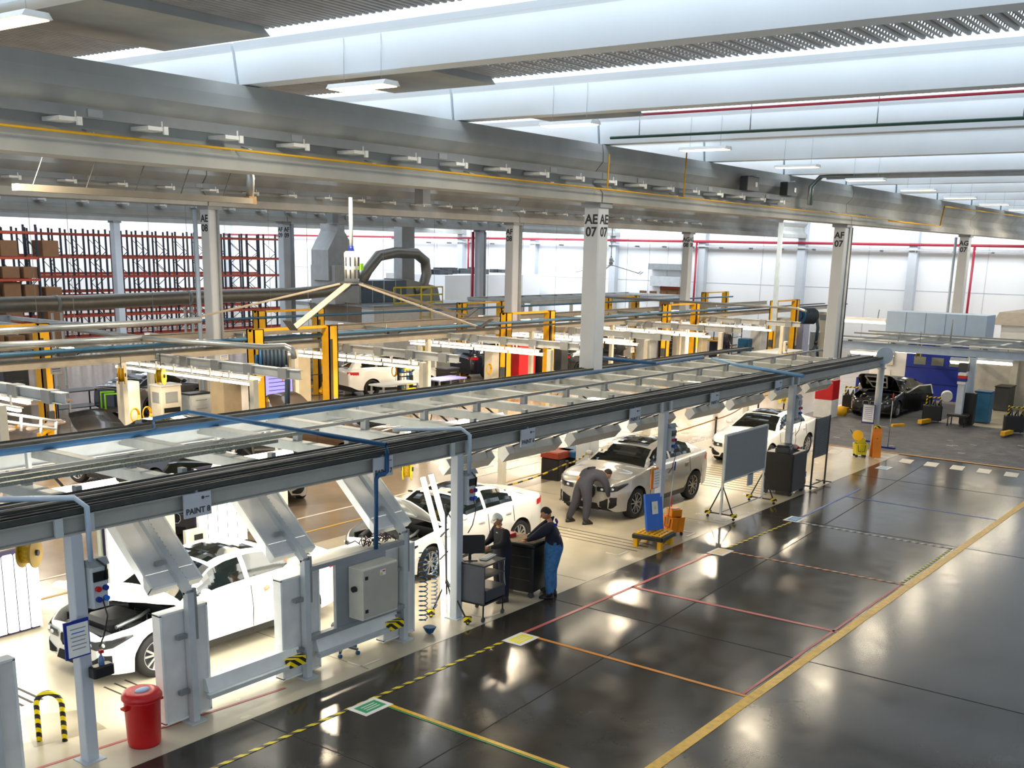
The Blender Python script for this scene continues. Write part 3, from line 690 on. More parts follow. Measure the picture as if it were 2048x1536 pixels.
    # open bonnet with an engine bay
    if hood:
        zf = S['ztop'][3][1]-.28
        eb = MB(); eb.box(-.42, hx1+.02, -S['W']*.84, S['W']*.84, zf-.02, zf+.02); eb.box(hx0, -.42, -.54, .54, zf-.02, zf+.02); eb.box(hx1, hx1+.04, -S['W']*.84, S['W']*.84, zf, zf+.36); eb.box(hx0-.02, hx0+.02, -S['W']*.58, S['W']*.58, zf, zf+.16)
        for s in (-1, 1): eb.box(-.40, hx1, s*S['W']*.82-.02, s*S['W']*.82+.02, zf, zf+.22)
        en = eb.build('engine_bay', black, t)
        MB().cbox(-.42, .22, -.32, .34, zf+.02, zf+.30, .06).build('engine_cover', mat('engine_cover_plastic', '2A2B2D', .35), en)
        MB().cbox(-.60, -.46, -.54, .54, zf+.05, zf+.20, .03).build('radiator_cover', dark, en)
        MB().cbox(-.30, .05, -.70, -.42, zf+.02, zf+.26, .04).build('air_box', black, en)
        MB().path([(-.5, .5, zf+.2), (-.2, .55, zf+.27), (.1, .45, zf+.28), (.3, .2, zf+.28)], .045, 8).build('hose', dark, en)
        MB().path([(-.4, -.5, zf+.26), (.0, -.45, zf+.3), (.3, -.3, zf+.3)], .03, 8).build('hose', steel, en)
        MB().ball((.18, .58, zf+.26), .07, 10, 6).build('reservoir', cream, en)
        rr = random.Random(3); cl_ = MB()
        for k in range(26):
            a, b_ = rr.uniform(-.6, .35), rr.uniform(-.62, .62); cl_.bb(a, b_, zf+.05+rr.uniform(0, .13), rr.uniform(.04, .12), rr.uniform(.04, .14), rr.uniform(.03, .1))
        for k in range(10):
            a, b_ = rr.uniform(-.5, .3), rr.uniform(-.6, .6); cl_.path([(a, b_, zf+.15), (a+.08, b_+.1, zf+.26), (a+.2, b_+.05, zf+.2)], .012, 5)
        cl_.build('engine_parts', mat('engine_grey', '4A4C4E', .4, .4), en)['kind'] = 'stuff'
        hb = MB(); ang = R(hood); px_, pz_ = .46, itp(S['ztop'], .46)+.05
        us = [(1-.02)-(k/8) for k in range(9)]; rows_t, rows_b = [], []
        for i in range(13):
            x = hx0-.04+(.46-hx0)*i/12; rt_, rb_ = [], []
            for k in range(-8, 9):
                y, z = top(x, 1-abs(k)/8*(1-.06)); y = y*(1 if k > 0 else -1) if k else 0
                if i == 0: z -= .02
                for arr, dz in ((rt_, 0), (rb_, -.035 if abs(k) < 8 else -.02)):
                    dx_, dz_ = x-px_, z+dz-pz_
                    arr.append((px_+dx_*math.cos(ang)+dz_*math.sin(ang), y, pz_-dx_*math.sin(ang)+dz_*math.cos(ang)))
            rows_t.append(rt_); rows_b.append(rb_)
        hb.grid([r_[::-1] for r_ in rows_t]); hb.grid(rows_b)
        for ra, rb2 in ((rows_t[0], rows_b[0]), (rows_t[-1], rows_b[-1])):
            for a in range(16): hb.quad(ra[a], ra[a+1], rb2[a+1], rb2[a])
        for a in range(12):
            for e_ in (0, 16): hb.quad(rows_t[a][e_], rows_t[a+1][e_], rows_b[a+1][e_], rows_b[a][e_])
        bo = hb.build('bonnet', pm, t)
        rb = MB()
        for (i0, k0, i1, k1) in ((2, 3, 10, 5), (2, 13, 10, 11), (2, 3, 2, 13), (10, 5, 10, 11), (6, 4, 6, 12)):
            a, c = Vector(rows_b[i0][k0]), Vector(rows_b[i1][k1]); nrm = Vector((-math.sin(ang), 0, -math.cos(ang))); rb.bar(a+nrm*.01, c+nrm*.01, .05, .02, nrm)
        rb.build('bonnet_ribs', mat('bonnet_inner', 'D8D8D0' if 'white' in paint[0][0] else '1E2022', .5), bo)
        a = rows_b[4][15]; MB().tube((.35, .72, pz_-.12), a, .012, 6).build('gas_strut', black, t)
    if door:
        dm = MB(); ang = R(58); hx_, hy = .66, side(.7, .8)
        P = [(0, .28), (1.08, .26), (1.12, .6), (1.1, itp(S['ztop'], 1.7)-.04), (0, itp(S['ztop'], .7)-.04)]
        def T(u, z, d): return (hx_+u*math.cos(ang)+d*math.sin(ang), -(hy+u*math.sin(ang))+d*math.cos(ang), z)
        n = len(dm.v); dm.v += [T(u, z, 0) for u, z in P]+[T(u, z, .10) for u, z in P]; dm.face([n+i for i in range(5)]); dm.face([n+5+i for i in range(5)][::-1])
        for i in range(5): j = (i+1) % 5; dm.face((n+i, n+5+i, n+5+j, n+j))
        do = dm.build('door', pm, t)
        fr = MB(); zt_ = itp(S['ztop'], 1.2)-.04
        Q = [(.1, zt_), (.55, zt_+.30), (1.0, zt_+.36), (1.1, zt_)]
        for a, c in zip(Q[:-1], Q[1:]): fr.bar(T(a[0], a[1], .05), T(c[0], c[1], .05), .05, .04)
        fr.build('window_frame', black if 'white' in paint[0][0] else white, do)
        gp = MB(); gp.quad(T(.1, zt_, .05), T(1.1, zt_, .05), T(1.0, zt_+.36, .05), T(.55, zt_+.30, .05)); gp.build('door_glass', glassg, do)
    return t
WHP = (('car_white_paint', 'ECECE8', .28), dict(coat=1.0, var=.01)); SLV = (('car_silver_paint', 'A9A6A0', .3, .35), dict(coat=1.0, var=.02)); BLP = (('car_black_paint', '0B0C10', .25), dict(coat=1.0, var=.02))
NVP = (('car_dark_blue_paint', '141B2C', .28, .2), dict(coat=1.0, var=.02)); BRP = (('car_brown_paint', '4A3A2C', .3, .3), dict(coat=1.0, var=.02))
def put(t, x, y, rz=0): t.location = (x, y, 0); t.rotation_euler = (0, 0, rz); return t
put(car('white_sedan', 'white sedan with raised bonnet in the bright lamp booth at the lower left', SED, WHP, hood=27), 9.02, 13.98)
put(car('white_sedan', 'white sedan with raised bonnet behind the leaning tube lamps and the man in a cap', SED, WHP, hood=46), 15.3, 14.15)
put(car('silver_suv', 'silver grey coupe style off-roader being polished by the bending worker', SUV, SLV, rim_dark=True), 22.33, 13.80)
put(car('white_coupe', 'white car half hidden behind the grey rolling display board', SED, WHP), 30.85, 14.1)
put(car('black_car', 'black car with raised bonnet and open front door before the blue roller door', SED, BLP, hood=48, door=True), 44.2, 14.6)
# cars in the middle bays (they stand across the hall)
p_ = G(185, 817, 1.83); put(car('black_car', 'black car with wide open shiny bonnet at the left edge of the workshop', SED, BLP, hood=52, simple=True), p_.x, p_.y-.28, R(-80))
put(car('black_car', 'low black car beyond the dark blue pipe bend near the green cart', SED, BLP, simple=True), G(345, 836, 1.4).x, G(345, 836, 1.4).y+1.9, R(-92))
put(car('dark_blue_car', 'dark blue car standing behind the cream machine with yellow hoses', SED, NVP, simple=True), 26.6, 36.2, R(196))
put(car('brown_car', 'brown car with raised bonnet under the yellow lift and blue hose reel', SED, BRP, hood=52, simple=True), G(572, 783, 1.83).x, G(572, 783, 1.83).y-.28, R(-85))
put(car('white_car', 'white car seen from the side behind the cream posts and the bin rack', XSUV, WHP, simple=True), 36.6, 32.6, R(165))
put(car('dark_blue_suv', 'dark blue estate car standing behind the black tool trolley', XSUV, NVP, simple=True), 45.6, 33.6, R(168))
put(car('black_car', 'black car with raised bonnet hidden behind the nearest thick column', SED, BLP, hood=30, simple=True), 50.5, 31.0, R(160))
put(car('silver_car', 'silver car seen through the white frame of the lamp gantry', SED, SLV, hood=40, simple=True), 17.8, 20.8, R(60))
put(car('black_car', 'black car under the white frame of the lamp gantry, left part', SED, BLP, hood=0, simple=True), 14.3, 19.6, R(35))
# ================================================================== PEOPLE
def seg_d(p, a, b_):
    ab = b_-a; t = max(0, min(1, (p-a).dot(ab)/max(ab.dot(ab), 1e-9))); return (p-(a+ab*t)).length, t
def hand(parent, wrist, dirv, palm, s=1.0, curl=.7):
    """palm with four unequal bent fingers and a thumb leaving the side of the palm"""
    d = Vector(dirv).normalized(); n = Vector(palm); n = (n-d*n.dot(d)).normalized(); sd = d.cross(n); w = Vector(wrist)
    b = MB(); b.path([w-d*.01, w+d*.02*s, w+d*.05*s, w+d*.085*s], [.024*s, .031*s, .038*s, .034*s], 8)
    for k, (off, L) in enumerate(((-.027, .062), (-.009, .072), (.009, .068), (.027, .052))):
        p0 = w+d*.078*s+sd*off*s; a1 = curl*.5; p1 = p0+(d*math.cos(a1)+n*math.sin(a1))*L*.45*s; a2 = curl*1.3
        p2 = p1+(d*math.cos(a2)+n*math.sin(a2))*L*.35*s; a3 = curl*1.9; p3 = p2+(d*math.cos(a3)+n*math.sin(a3))*L*.25*s
        b.path([p0, p1, p2, p3], [.0095*s, .0085*s, .0075*s, .006*s], 6)
    q0 = w+d*.025*s-sd*.026*s; q1 = q0+(d*.6-sd*.8)*.032*s; q2 = q1+(d*.9-sd*.3+n*.4)*.028*s
    b.path([q0, q1, q2], [.013*s, .011*s, .008*s], 6)
    return b.build('hand', skin, parent)
def person(label, loc, J, heading, look, top_, trou, shoe_m=shoe, cap=None, hairm=hair, scale=1.0, extra=None, hands=True, build_=1.5):
    """J: joint positions (x forward, y left, z up) in the figure's own frame, heading: turn about z"""
    t = thing('person', label, 'person', loc, heading)
    J = {k: Vector(v)*scale for k, v in J.items()}
    order = ['pelvis', 'waist', 'chest', 'neck', 'shl', 'ell', 'wrl', 'shr', 'elr', 'wrr', 'hipl', 'knl', 'anl', 'tol', 'hipr', 'knr', 'anr', 'tor', 'headb']
    rad = dict(pelvis=(.15, .13), waist=(.15, .12), chest=(.165, .13), neck=(.062, .062), headb=(.055, .055), shl=(.078, .078), shr=(.078, .078), ell=(.052, .052), elr=(.052, .052), wrl=(.036, .036), wrr=(.036, .036), hipl=(.105, .105), hipr=(.105, .105), knl=(.07, .07), knr=(.07, .07), anl=(.052, .052), anr=(.052, .052), tol=(.042, .036), tor=(.042, .036))
    ed = [('pelvis', 'waist'), ('waist', 'chest'), ('chest', 'neck'), ('neck', 'headb'), ('chest', 'shl'), ('shl', 'ell'), ('ell', 'wrl'), ('chest', 'shr'), ('shr', 'elr'), ('elr', 'wrr'), ('pelvis', 'hipl'), ('hipl', 'knl'), ('knl', 'anl'), ('anl', 'tol'), ('pelvis', 'hipr'), ('hipr', 'knr'), ('knr', 'anr'), ('anr', 'tor')]
    me = bpy.data.meshes.new('body'); me.from_pydata([J[k] for k in order], [(order.index(a), order.index(b_)) for a, b_ in ed], [])
    o = bpy.data.objects.new('body', me); C.objects.link(o)
    sk = o.modifiers.new('skin', 'SKIN'); sk.branch_smoothing = .6; sk.use_smooth_shade = True
    for i, k in enumerate(order):
        v = me.skin_vertices[0].data[i]; kf = build_ if k not in ('neck', 'headb', 'wrl', 'wrr', 'tol', 'tor') else 1.05; v.radius = (rad[k][0]*scale*kf, rad[k][1]*scale*kf); v.use_root = (k == 'pelvis')
    ss = o.modifiers.new('sub', 'SUBSURF'); ss.levels = 2; ss.render_levels = 2
    dg = bpy.context.evaluated_depsgraph_get(); me2 = bpy.data.meshes.new_from_object(o.evaluated_get(dg))
    bpy.data.objects.remove(o)
    bones = [(a, b_) for a, b_ in ed]
    me2.materials.clear()
    for m_ in (top_, trou, shoe_m, skin): me2.materials.append(m_)
    for p in me2.polygons:
        c = p.center; best = min(((seg_d(c, J[a], J[b_])[0]/(rad[a][0]+.02), a, b_, seg_d(c, J[a], J[b_])[1]) for a, b_ in bones)); a, b_, tt = best[1:]
        mi = 0
        if a in ('hipl', 'hipr', 'knl', 'knr') or b_ in ('hipl', 'hipr') or (a == 'pelvis' and b_ == 'waist' and tt < .55): mi = 1
        if a in ('anl', 'anr') or (a in ('knl', 'knr') and tt > .93): mi = 2
        if (a == 'chest' and b_ == 'neck' and tt > .88) or a == 'neck': mi = 3
        if a in ('ell', 'elr') and tt > .93: mi = 3
        p.material_index = mi; p.use_smooth = True
    bo = bpy.data.objects.new('body', me2); C.objects.link(bo); bo.parent = t
    # head
    hc = J['headb']+(J['headb']-J['neck']).normalized()*.085*scale
    L = Vector(look).normalized(); up_ = (J['headb']-J['neck']).normalized(); up_ = (up_-L*up_.dot(L)).normalized(); sd = up_.cross(L)
    def H(a, b_, c): return hc+(L*a+sd*b_+up_*c)*scale
    hb = MB(); o0 = len(hb.v); n, k_ = 16, 12
    for a in range(k_+1):
        ph = math.pi*a/k_; z = -math.cos(ph); r0 = math.sin(ph)
        for i in range(n):
            th = 2*math.pi*i/n; f, s_ = math.cos(th), math.sin(th)
            jaw = 1-.22*max(0, -z)**1.2; rx = .098*r0*jaw*(1+.02*f); ry = .077*r0*jaw
            pt = H(f*rx+(.012 if z < -.2 and f > .5 else 0), s_*ry, z*.118); hb.v.append(tuple(pt))
    for a in range(k_):
        for i in range(n): j = (i+1) % n; hb.face((o0+a*n+i, o0+a*n+j, o0+(a+1)*n+j, o0+(a+1)*n+i), True)
    hb.path([H(.090, 0, .02), H(.108, 0, -.005), H(.122, 0, -.022), H(.098, 0, -.032)], [.008, .011, .014, .008], 6)
    ho = hb.build('head', skin, t)
    for s_ in (-1, 1):
        MB().ball(tuple(H(-.005, s_*.080, -.008)), .022*scale, 8, 6, (1, .6, 1)).build('ear', skin, ho)
        MB().ball(tuple(H(.086, s_*.030, .012)), .010*scale, 8, 6).build('eye', blackc, ho)
    MB().path([H(.088, -.022, -.055), H(.098, 0, -.058), H(.088, .022, -.055)], .005*scale, 6).build('mouth', mat('lips', '8A4A40', .5), ho)
    hr = MB(); o0 = len(hr.v)
    for a in range(8):
        ph = math.pi/2*a/7*1.12
        for i in range(n):
            th = 2*math.pi*i/n; f, s_ = math.cos(th), math.sin(th); low = 1.0 if f < .35 else .62
            q = ph*low; hr.v.append(tuple(H(.106*math.sin(q)*f-.006, .086*math.sin(q)*s_, .128*math.cos(q)+.004)))
    for a in range(7):
        for i in range(n): j = (i+1) % n; hr.face((o0+a*n+j, o0+a*n+i, o0+(a+1)*n+i, o0+(a+1)*n+j), True)
    hr.build('hair' if cap is None else 'cap', hairm if cap is None else cap, ho)
    if cap is not None:
        br = MB(); br.grid([[H(.085+.07*math.cos(a), .075*math.sin(a), .045-.02*math.cos(a)) for a in (-1.4, -.8, 0, .8, 1.4)], [H(.06, .07*math.sin(a), .055) for a in (-1.4, -.8, 0, .8, 1.4)]]); br.build('cap_peak', cap, ho)
        hr2 = MB(); hr2.ball(tuple(H(-.03, 0, -.01)), .088*scale, 12, 8, (.9, .92, .8)); hr2.build('hair', hairm, ho)
    if hands:
        for s_, wn, en in ((1, 'wrl', 'ell'), (-1, 'wrr', 'elr')):
            d = (J[wn]-J[en]).normalized(); palm = Vector((0, -s_*.6, -.5)) if abs(d.z) < .7 else Vector((.2, -s_*1, 0))
            hand(t, J[wn]+d*.03, d, palm, scale)
    for s_ in ('l', 'r'):
        a, b_ = J['an'+s_], J['to'+s_]; fd = (b_-a); fd.z = 0; fd.normalize(); sd2 = Vector((-fd.y, fd.x, 0))
        z0 = min(a.z, b_.z)-.06*scale
        base = Vector((a.x, a.y, max(0, z0)))
        so = MB(); P = [base-fd*.075, base-fd*.05-sd2*.04, base+fd*.1-sd2*.05, base+fd*.19-sd2*.03, base+fd*.205, base+fd*.19+sd2*.03, base+fd*.1+sd2*.05, base-fd*.05+sd2*.04]
        n0 = len(so.v); so.v += [tuple(p) for p in P]+[tuple(p+Vector((0, 0, .035))) for p in P]+[tuple(base+(p-base)*.75-fd*.012+Vector((0, 0, .085))) for p in P]
        so.face([n0+i for i in range(8)][::-1]); so.face([n0+16+i for i in range(8)])
        for kk in (0, 8):
            for i in range(8): so.face((n0+kk+i, n0+kk+(i+1) % 8, n0+kk+8+(i+1) % 8, n0+kk+8+i), True)
        so.build('shoe', shoe_m, t)
    if extra: extra(t, J, H)
    return t
def stand(dx=0, **k):
    J = dict(pelvis=(0, 0, .96), waist=(0, 0, 1.10), chest=(.01, 0, 1.30), neck=(.0, 0, 1.47), headb=(.02, 0, 1.53), shl=(0, .185, 1.40), ell=(-.02, .25, 1.13), wrl=(.06, .26, .90), shr=(0, -.185, 1.40), elr=(-.02, -.25, 1.13), wrr=(.06, -.26, .90),
             hipl=(0, .10, .90), knl=(.02, .12, .50), anl=(-.01, .13, .09), tol=(.12, .15, .05), hipr=(0, -.10, .90), knr=(.02, -.12, .50), anr=(-.01, -.13, .09), tor=(.12, -.15, .05))
    J.update(k); return J
def head_to(dx, dy): return math.atan2(dy, dx)
imgL = Vector((-.596, .803, 0)); imgR = -imgL; away = Vector((.803, .596, 0))
def hd(v): return math.atan2(v.y, v.x)
def jacket_bits(t, J, H):
    for s_ in (1, -1):
        b = MB(); a, c = Vector(J['shl' if s_ > 0 else 'shr']), Vector(J['chest']); b.bar(a+Vector((-.07, 0, .04)), (a+c)/2+Vector((-.10, 0, .06)), .05, .03, (1, 0, 0)); b.build('shoulder_flash', royal, t)
    MB().cbox(-.12, .02, -.175, -.10, 1.0, 1.22, .03).build('side_panel', royal, t)
    MB().path([(-.145, .10, 1.0), (-.15, .08, 1.12), (-.13, .09, 1.22)], .005, 5).build('piping', white, t)
g = G(1101, 1193)
person('man in navy jacket with royal blue panels and jeans leaning on the black tool cabinet', (g.x, g.y, 0), stand(pelvis=(-.04, 0, .96), waist=(-.04, 0, 1.10), chest=(.02, 0, 1.31), neck=(.06, 0, 1.46), headb=(.09, 0, 1.52), shl=(.03, .2, 1.40), shr=(.03, -.2, 1.40),
    ell=(.26, .22, 1.23), wrl=(.47, .10, 1.09), elr=(.27, -.20, 1.22), wrr=(.48, -.05, 1.09), hipl=(-.04, .1, .9), hipr=(-.04, -.1, .9), anl=(.0, .14, .09), tol=(.13, .15, .05), anr=(-.04, -.12, .09), tor=(.09, -.14, .05)),
    hd(imgL+away*.1), (.85, .1, -.42), navy, jeans, scale=.985, extra=jacket_bits, build_=1.75)
g = G(1003, 1200)
def pants_print(t, J, H):
    b = MB(); b.path([(.06, .19, .86), (.08, .21, .7), (.07, .20, .55), (.05, .21, .35)], .014, 5); b.build('trouser_print', mat('pale_print', 'A8B4C0', .8), t)
    MB().bb(.15, .06, 1.30, .012, .05, .012).build('chest_badge', white, t)
person('man in black work clothes and white cap typing at the computer cart', (g.x, g.y, 0), stand(chest=(.03, 0, 1.30), neck=(.05, 0, 1.45), headb=(.08, 0, 1.51), shl=(.02, .19, 1.39), shr=(.02, -.19, 1.39), ell=(.12, .24, 1.16), wrl=(.34, .14, 1.10), elr=(.14, -.22, 1.15), wrr=(.36, -.08, 1.10)),
    hd(imgL-away*.55), (.8, .25, -.5), blackc, navy, cap=whitec, scale=.96, extra=pants_print)
g = G(1170, 1046)
def badge(t, J, H): MB().ball(tuple(Vector(J['waist'])+Vector((-.12, .17, -.06))), .07, 10, 6, (.7, .8, 1.1)).build('orange_cloth', orange, t)
person('worker in charcoal overalls bending over the nose of the silver car', (g.x, g.y, 0), dict(pelvis=(-.10, 0, .94), waist=(.02, 0, 1.05), chest=(.24, 0, 1.16), neck=(.40, 0, 1.15), headb=(.46, .0, 1.13), shl=(.30, .19, 1.16), ell=(.10, .33, 1.12), wrl=(-.05, .24, .98), shr=(.32, -.19, 1.12), elr=(.40, -.24, .84), wrr=(.50, -.16, .60),
    hipl=(-.10, .11, .90), knl=(-.16, .17, .50), anl=(-.32, .22, .09), tol=(-.19, .24, .05), hipr=(-.08, -.10, .90), knr=(-.02, -.12, .50), anr=(-.08, -.14, .09), tor=(.06, -.15, .05)),
    hd(imgR*.9+away*.45), (.75, 0, -.75), charc, charc, scale=1.03, extra=badge)
person('worker in white overalls and dark cap standing behind the grey control box', (11.15, 12.45, 0), stand(chest=(.05, 0, 1.30), neck=(.1, 0, 1.44), headb=(.14, 0, 1.49), ell=(.16, .24, 1.16), wrl=(.36, .2, 1.05), elr=(.16, -.24, 1.16), wrr=(.36, -.2, 1.05)), hd(Vector((-.3, .9, 0))), (.8, 0, -.5), whitec, whitec, cap=charc, scale=.98)
g = G(1450, 722)
person('distant worker in dark clothes standing by the yellow lift post', (g.x, g.y, 0), stand(), hd(-away), (1, 0, -.1), charc, navy, hands=True, scale=1.1)
# ================================================================== FRONT WORK LINE
def ibeam(b, p0, p1, h=.23, w_=.16, t_=.02):
    p0, p1 = Vector(p0), Vector(p1); u = Vector((0, 0, 1))
    b.bar(p0+u*(h-t_/2), p1+u*(h-t_/2), w_, t_); b.bar(p0+u*t_/2, p1+u*t_/2, w_, t_); b.bar(p0+u*h/2, p1+u*h/2, .02, h-2*t_)
gant = thing('steel_gantry', 'long grey steel gantry over the row of front work bays', 'gantry', (20, 13.5, 0))
gbm = mat('gantry_beam_grey', 'A8A8A2', .5)
b = MB(); ibeam(b, (-1, 11.5, 2.87), (35, 11.5, 2.87)); b.build('front_beam', gbm, gant, True)
b = MB(); ibeam(b, (-1, 15.85, 2.80), (35, 15.85, 2.80)); b.build('rear_beam', pale, gant, True)
for k, x in enumerate((6.86, 13.9, 20.9, 27.9)):
    p = MB(); p.cbox(x-.08, x+.08, 11.4, 11.56, 0, 2.87, .01); p.box(x-.14, x+.14, 11.34, 11.62, 0, .015)
    p.build('post', colmat, gant, True)
    for s in (-.2, .2): MB().box(x+s-.05, x+s+.05, 11.405, 11.44, 2.87, 3.1).build('splice_plate', pale, gant, True)
p = MB(); p.tube((34.95, 11.5, 0), (34.95, 11.5, 3.15), .11, 16); p.tube((34.95, 11.5, 2.8), (34.95, 11.5, 2.84), .15, 16); p.build('post', pale, gant, True)
MB().tube((34.84, 11.40, 3.22), (34.82, 11.385, 3.22), .27, 24).build('round_sign', bluerail, gant, True)
for x in (6.9, 13.9, 20.9, 27.9, 34.6): MB().cbox(x-.08, x+.08, 15.77, 15.93, 0, 2.8, .01).build('post', cream, gant, True)
CBX = [-.4+1.56*k for k in range(23)]
cbm = mat('crossbeam_paint', 'A6ACAC', .5, scale=5, var=.1)
for x in CBX:
    MB().cbox(x-.10, x+.10, 11.6, 15.85, 2.94, 3.10, .015).build('cross_beam', cbm, gant, True)
for x in CBX:
    MB().box(x-.05, x+.05, 13.30, 13.42, 3.10, 3.28).build('clip', grey, gant, True); MB().box(x-.04, x+.04, 12.15, 12.25, 3.1, 3.26).build('clip', grey, gant, True)
# strut rails lying along the gantry
for (y, x0, x1, z, l) in ((13.36, -1, 34.6, 3.28, 'rail'), (12.62, -1, 11.0, 3.32, 'rail'), (13.0, -1, 12.2, 3.30, 'rail'), (13.75, -1, 6.5, 3.3, 'rail')):
    MB().bar((x0, y, z), (x1, y, z), .05, .05).build('strut_rail', gridm if y == 13.36 else mat('perforated_rail', '7C827C', .5, .4, scale=40, var=.4), gant, True)
# cable trays
def cable_tray(lab, y0, y1, x0, x1, z, n, rr):
    t = thing('cable_tray', lab, 'cable tray', ((x0+x1)/2, (y0+y1)/2, z))
    b = MB(); b.box(x0, x1, y0, y1, z, z+.015); b.box(x0, x1, y0-.012, y0, z, z+.07); b.box(x0, x1, y1, y1+.012, z, z+.07); b.build('channel', tray, t, True)
    rg = random.Random(n)
    for k in range(rr):
        y = y0+.05+(y1-y0-.1)*k/max(1, rr-1); pts = [(x0+(x1-x0)*i/24, y+rg.uniform(-.02, .02), z+.035+rg.uniform(0, .015)) for i in range(25)]
        MB().path(pts, .016, 5).build('cable', (black, dark, grey)[k % 3], t, True)
    return t
cable_tray('wide dark cable tray lying along the front beam of the gantry', 11.72, 12.12, -1, 34.7, 3.14, 1, 6)
cable_tray('narrow perforated cable tray above the front beam of the gantry', 11.40, 11.62, -1, 34.7, 3.12, 2, 2)
cable_tray('dark cable tray along the rear beam of the gantry beside the blue pipe', 15.78, 16.12, -1, 34.7, 3.12, 3, 4)
def bpipe(lab, pts, r_=.045, m_=blue, cat='pipe'):
    t = thing('air_pipe', lab, cat, pts[0]); MB().path(pts, r_, 8).build('pipe_run', m_, t, True)
    return t
t = bpipe('long blue compressed air pipe along the rear beam of the gantry', [(-1, 15.5, 3.14), (30.5, 15.5, 3.14)], .055)
for k in range(9): MB().box(1.6+3.5*k, 1.66+3.5*k, 15.44, 15.52, 2.8, 3.1).build('pipe_bracket', pale, t, True)
a = G(377, 823, 3.45); c = G(772, 890, 3.45)
bpipe('blue pipe crossing the gantry and dropping beside the sign reading paint 7', [G(307, 853, 3.2), G(307, 838, 3.45), a, c, onY(774, 905, 11.34), onY(774, 943, 11.34), onY(768, 948, 11.34), onY(757, 950, 11.34), onY(752, 958, 11.34), onY(752, 1098, 11.34)], .036)
a = G(1200, 714, 3.3)
bpipe('short blue pipe reaching the rear beam behind the thick column', [G(1206, 716, 3.35), G(1312, 727, 3.25)], .05)
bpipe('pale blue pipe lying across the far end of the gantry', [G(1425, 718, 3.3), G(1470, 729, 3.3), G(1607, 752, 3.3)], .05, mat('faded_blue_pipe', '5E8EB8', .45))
# signs hanging from the front beam
for k, (n, x) in enumerate(((8, 8.56), (7, 12.0), (6, 15.75), (5, 19.5), (4, 23.1), (3, 26.7))):
    t = thing('bay_sign', 'grey hanging sign lettered PAINT %d on the front beam ' % n + ('over the booth sedan', 'beside the dropping blue pipe', 'right of the computer cart post', 'before the silver car post', 'over the silver car roof', 'over the whiteboard')[k], 'sign', (x, 11.38, 2.93))
    MB().box(-.21, .21, -.012, .012, -.14, .17).build('plate', mat('sign_grey', 'C2C8D0', .5), t)
    text('PAINT %d' % n, .105, (0, -.014, -.06), FYM, dark, t)
    r_ = MB(); r_.tube((.08, -.013, .10), (.08, -.018, .10), .022, 14); r_.bar((.12, -.014, .10), (.18, -.014, .10), .012, .004, (0, 1, 0)); r_.build('printed_mark', dark, t)
    MB().box(-.015, .015, -.0, .08, .15, .2).build('hook', grey, t)
# conduits bent over the front beam and down the posts
for k, x in enumerate((6.95, 14.0)):
    t = thing('conduit', ('pale conduit bent over the beam onto the leftmost post', 'pale conduit bent over the beam onto the post beside the computer cart')[k], 'conduit', (x, 11.35, 2.9))
    MB().path([(x-.9, 12.2, 3.3), (x-.05, 11.45, 3.3), (x+.02, 11.32, 3.2), (x+.02, 11.32, 2.55)], .035, 8).build('tube', bluerail, t, True)
    MB().path([(x+.1, 11.33, 2.55), (x+.2, 11.3, 2.45), (x+.18, 11.3, 2.3)], .012, 5).build('cord', black, t, True)
def socket_box(x, lab, z=2.0, y=11.42):
    t = thing('socket_box', lab, 'socket box', (x+.22, y, z))
    MB().cbox(-.12, .10, -.10, .10, 0, .52, .02).build('housing', pale, t)
    MB().prism([(-.11, .52), (.11, .52), (.11, .57), (-.05, .6)], -.13, .13, 'x').build('hood', grey, t)
    MB().box(.10, .115, -.085, .085, .33, .45).build('breaker_window', glassd, t); MB().box(-.10, .09, -.115, -.10, .33, .45).build('breaker_window', glassd, t)
    for i, (z_, m_) in enumerate(((.24, red), (.24, dblue), (.11, dblue), (.11, bblue))):
        MB().tube((-.05+.1*(i % 2), -.10, z_), (-.05+.1*(i % 2), -.14, z_), .035, 10).build('socket', m_, t)
    MB().path([(0, -.12, .1), (.02, -.16, -.1), (-.03, -.13, -.35), (-.05, -.05, -.5)], .009, 5).build('cord', black, t)
socket_box(6.86, 'grey socket box with blue plugs on the leftmost steel post', 1.95)
socket_box(13.9, 'grey socket box on the steel post beside the computer cart')
socket_box(20.9, 'grey socket box on the steel post before the silver car')
socket_box(27.9, 'grey socket box on the steel post above the black cabinet')
# ---- slanting light frames of the paint inspection booth
lat = mat('lamp_back_grey', 'E0E0DE', .8); rimw = mat('lamp_rim_white', 'F0F2F0', .4)
def slab_panel(t, x0, x1, p0, p1, th, name='light_panel'):
    """a flat lamp case spanning x0..x1 whose centre line runs from p0 to p1 in the (y, z) plane; the lit face looks to +Y and down"""
    d = Vector((0, p1[0]-p0[0], p1[1]-p0[1])); L = d.length; d.normalize(); n = Vector((0, d.z, -d.y))
    A = Vector(((x0+x1)/2, p0[0], p0[1])); B_ = Vector(((x0+x1)/2, p1[0], p1[1]))
    b = MB(); b.bar(A, B_, x1-x0, th, n); o = b.build(name, lat, t, True)
    r_ = MB()
    for s in (x0, x1): r_.bar((s, A.y, A.z), (s, B_.y, B_.z), .03, th+.03, n)
    for q in (A, B_): r_.bar((x0-.015, q.y, q.z), (x1+.015, q.y, q.z), .03, th+.03, n)
    r_.build('panel_rim', rimw, o, False) if False else None
    rr = r_.build('panel_rim', rimw, t, True)
    f = MB(); off = n*(th/2+.018); f.bar(A+d*.05+off, B_-d*.05+off, x1-x0-.08, .01, n); f.build('lit_face', lamppanel, t, True)
    return o
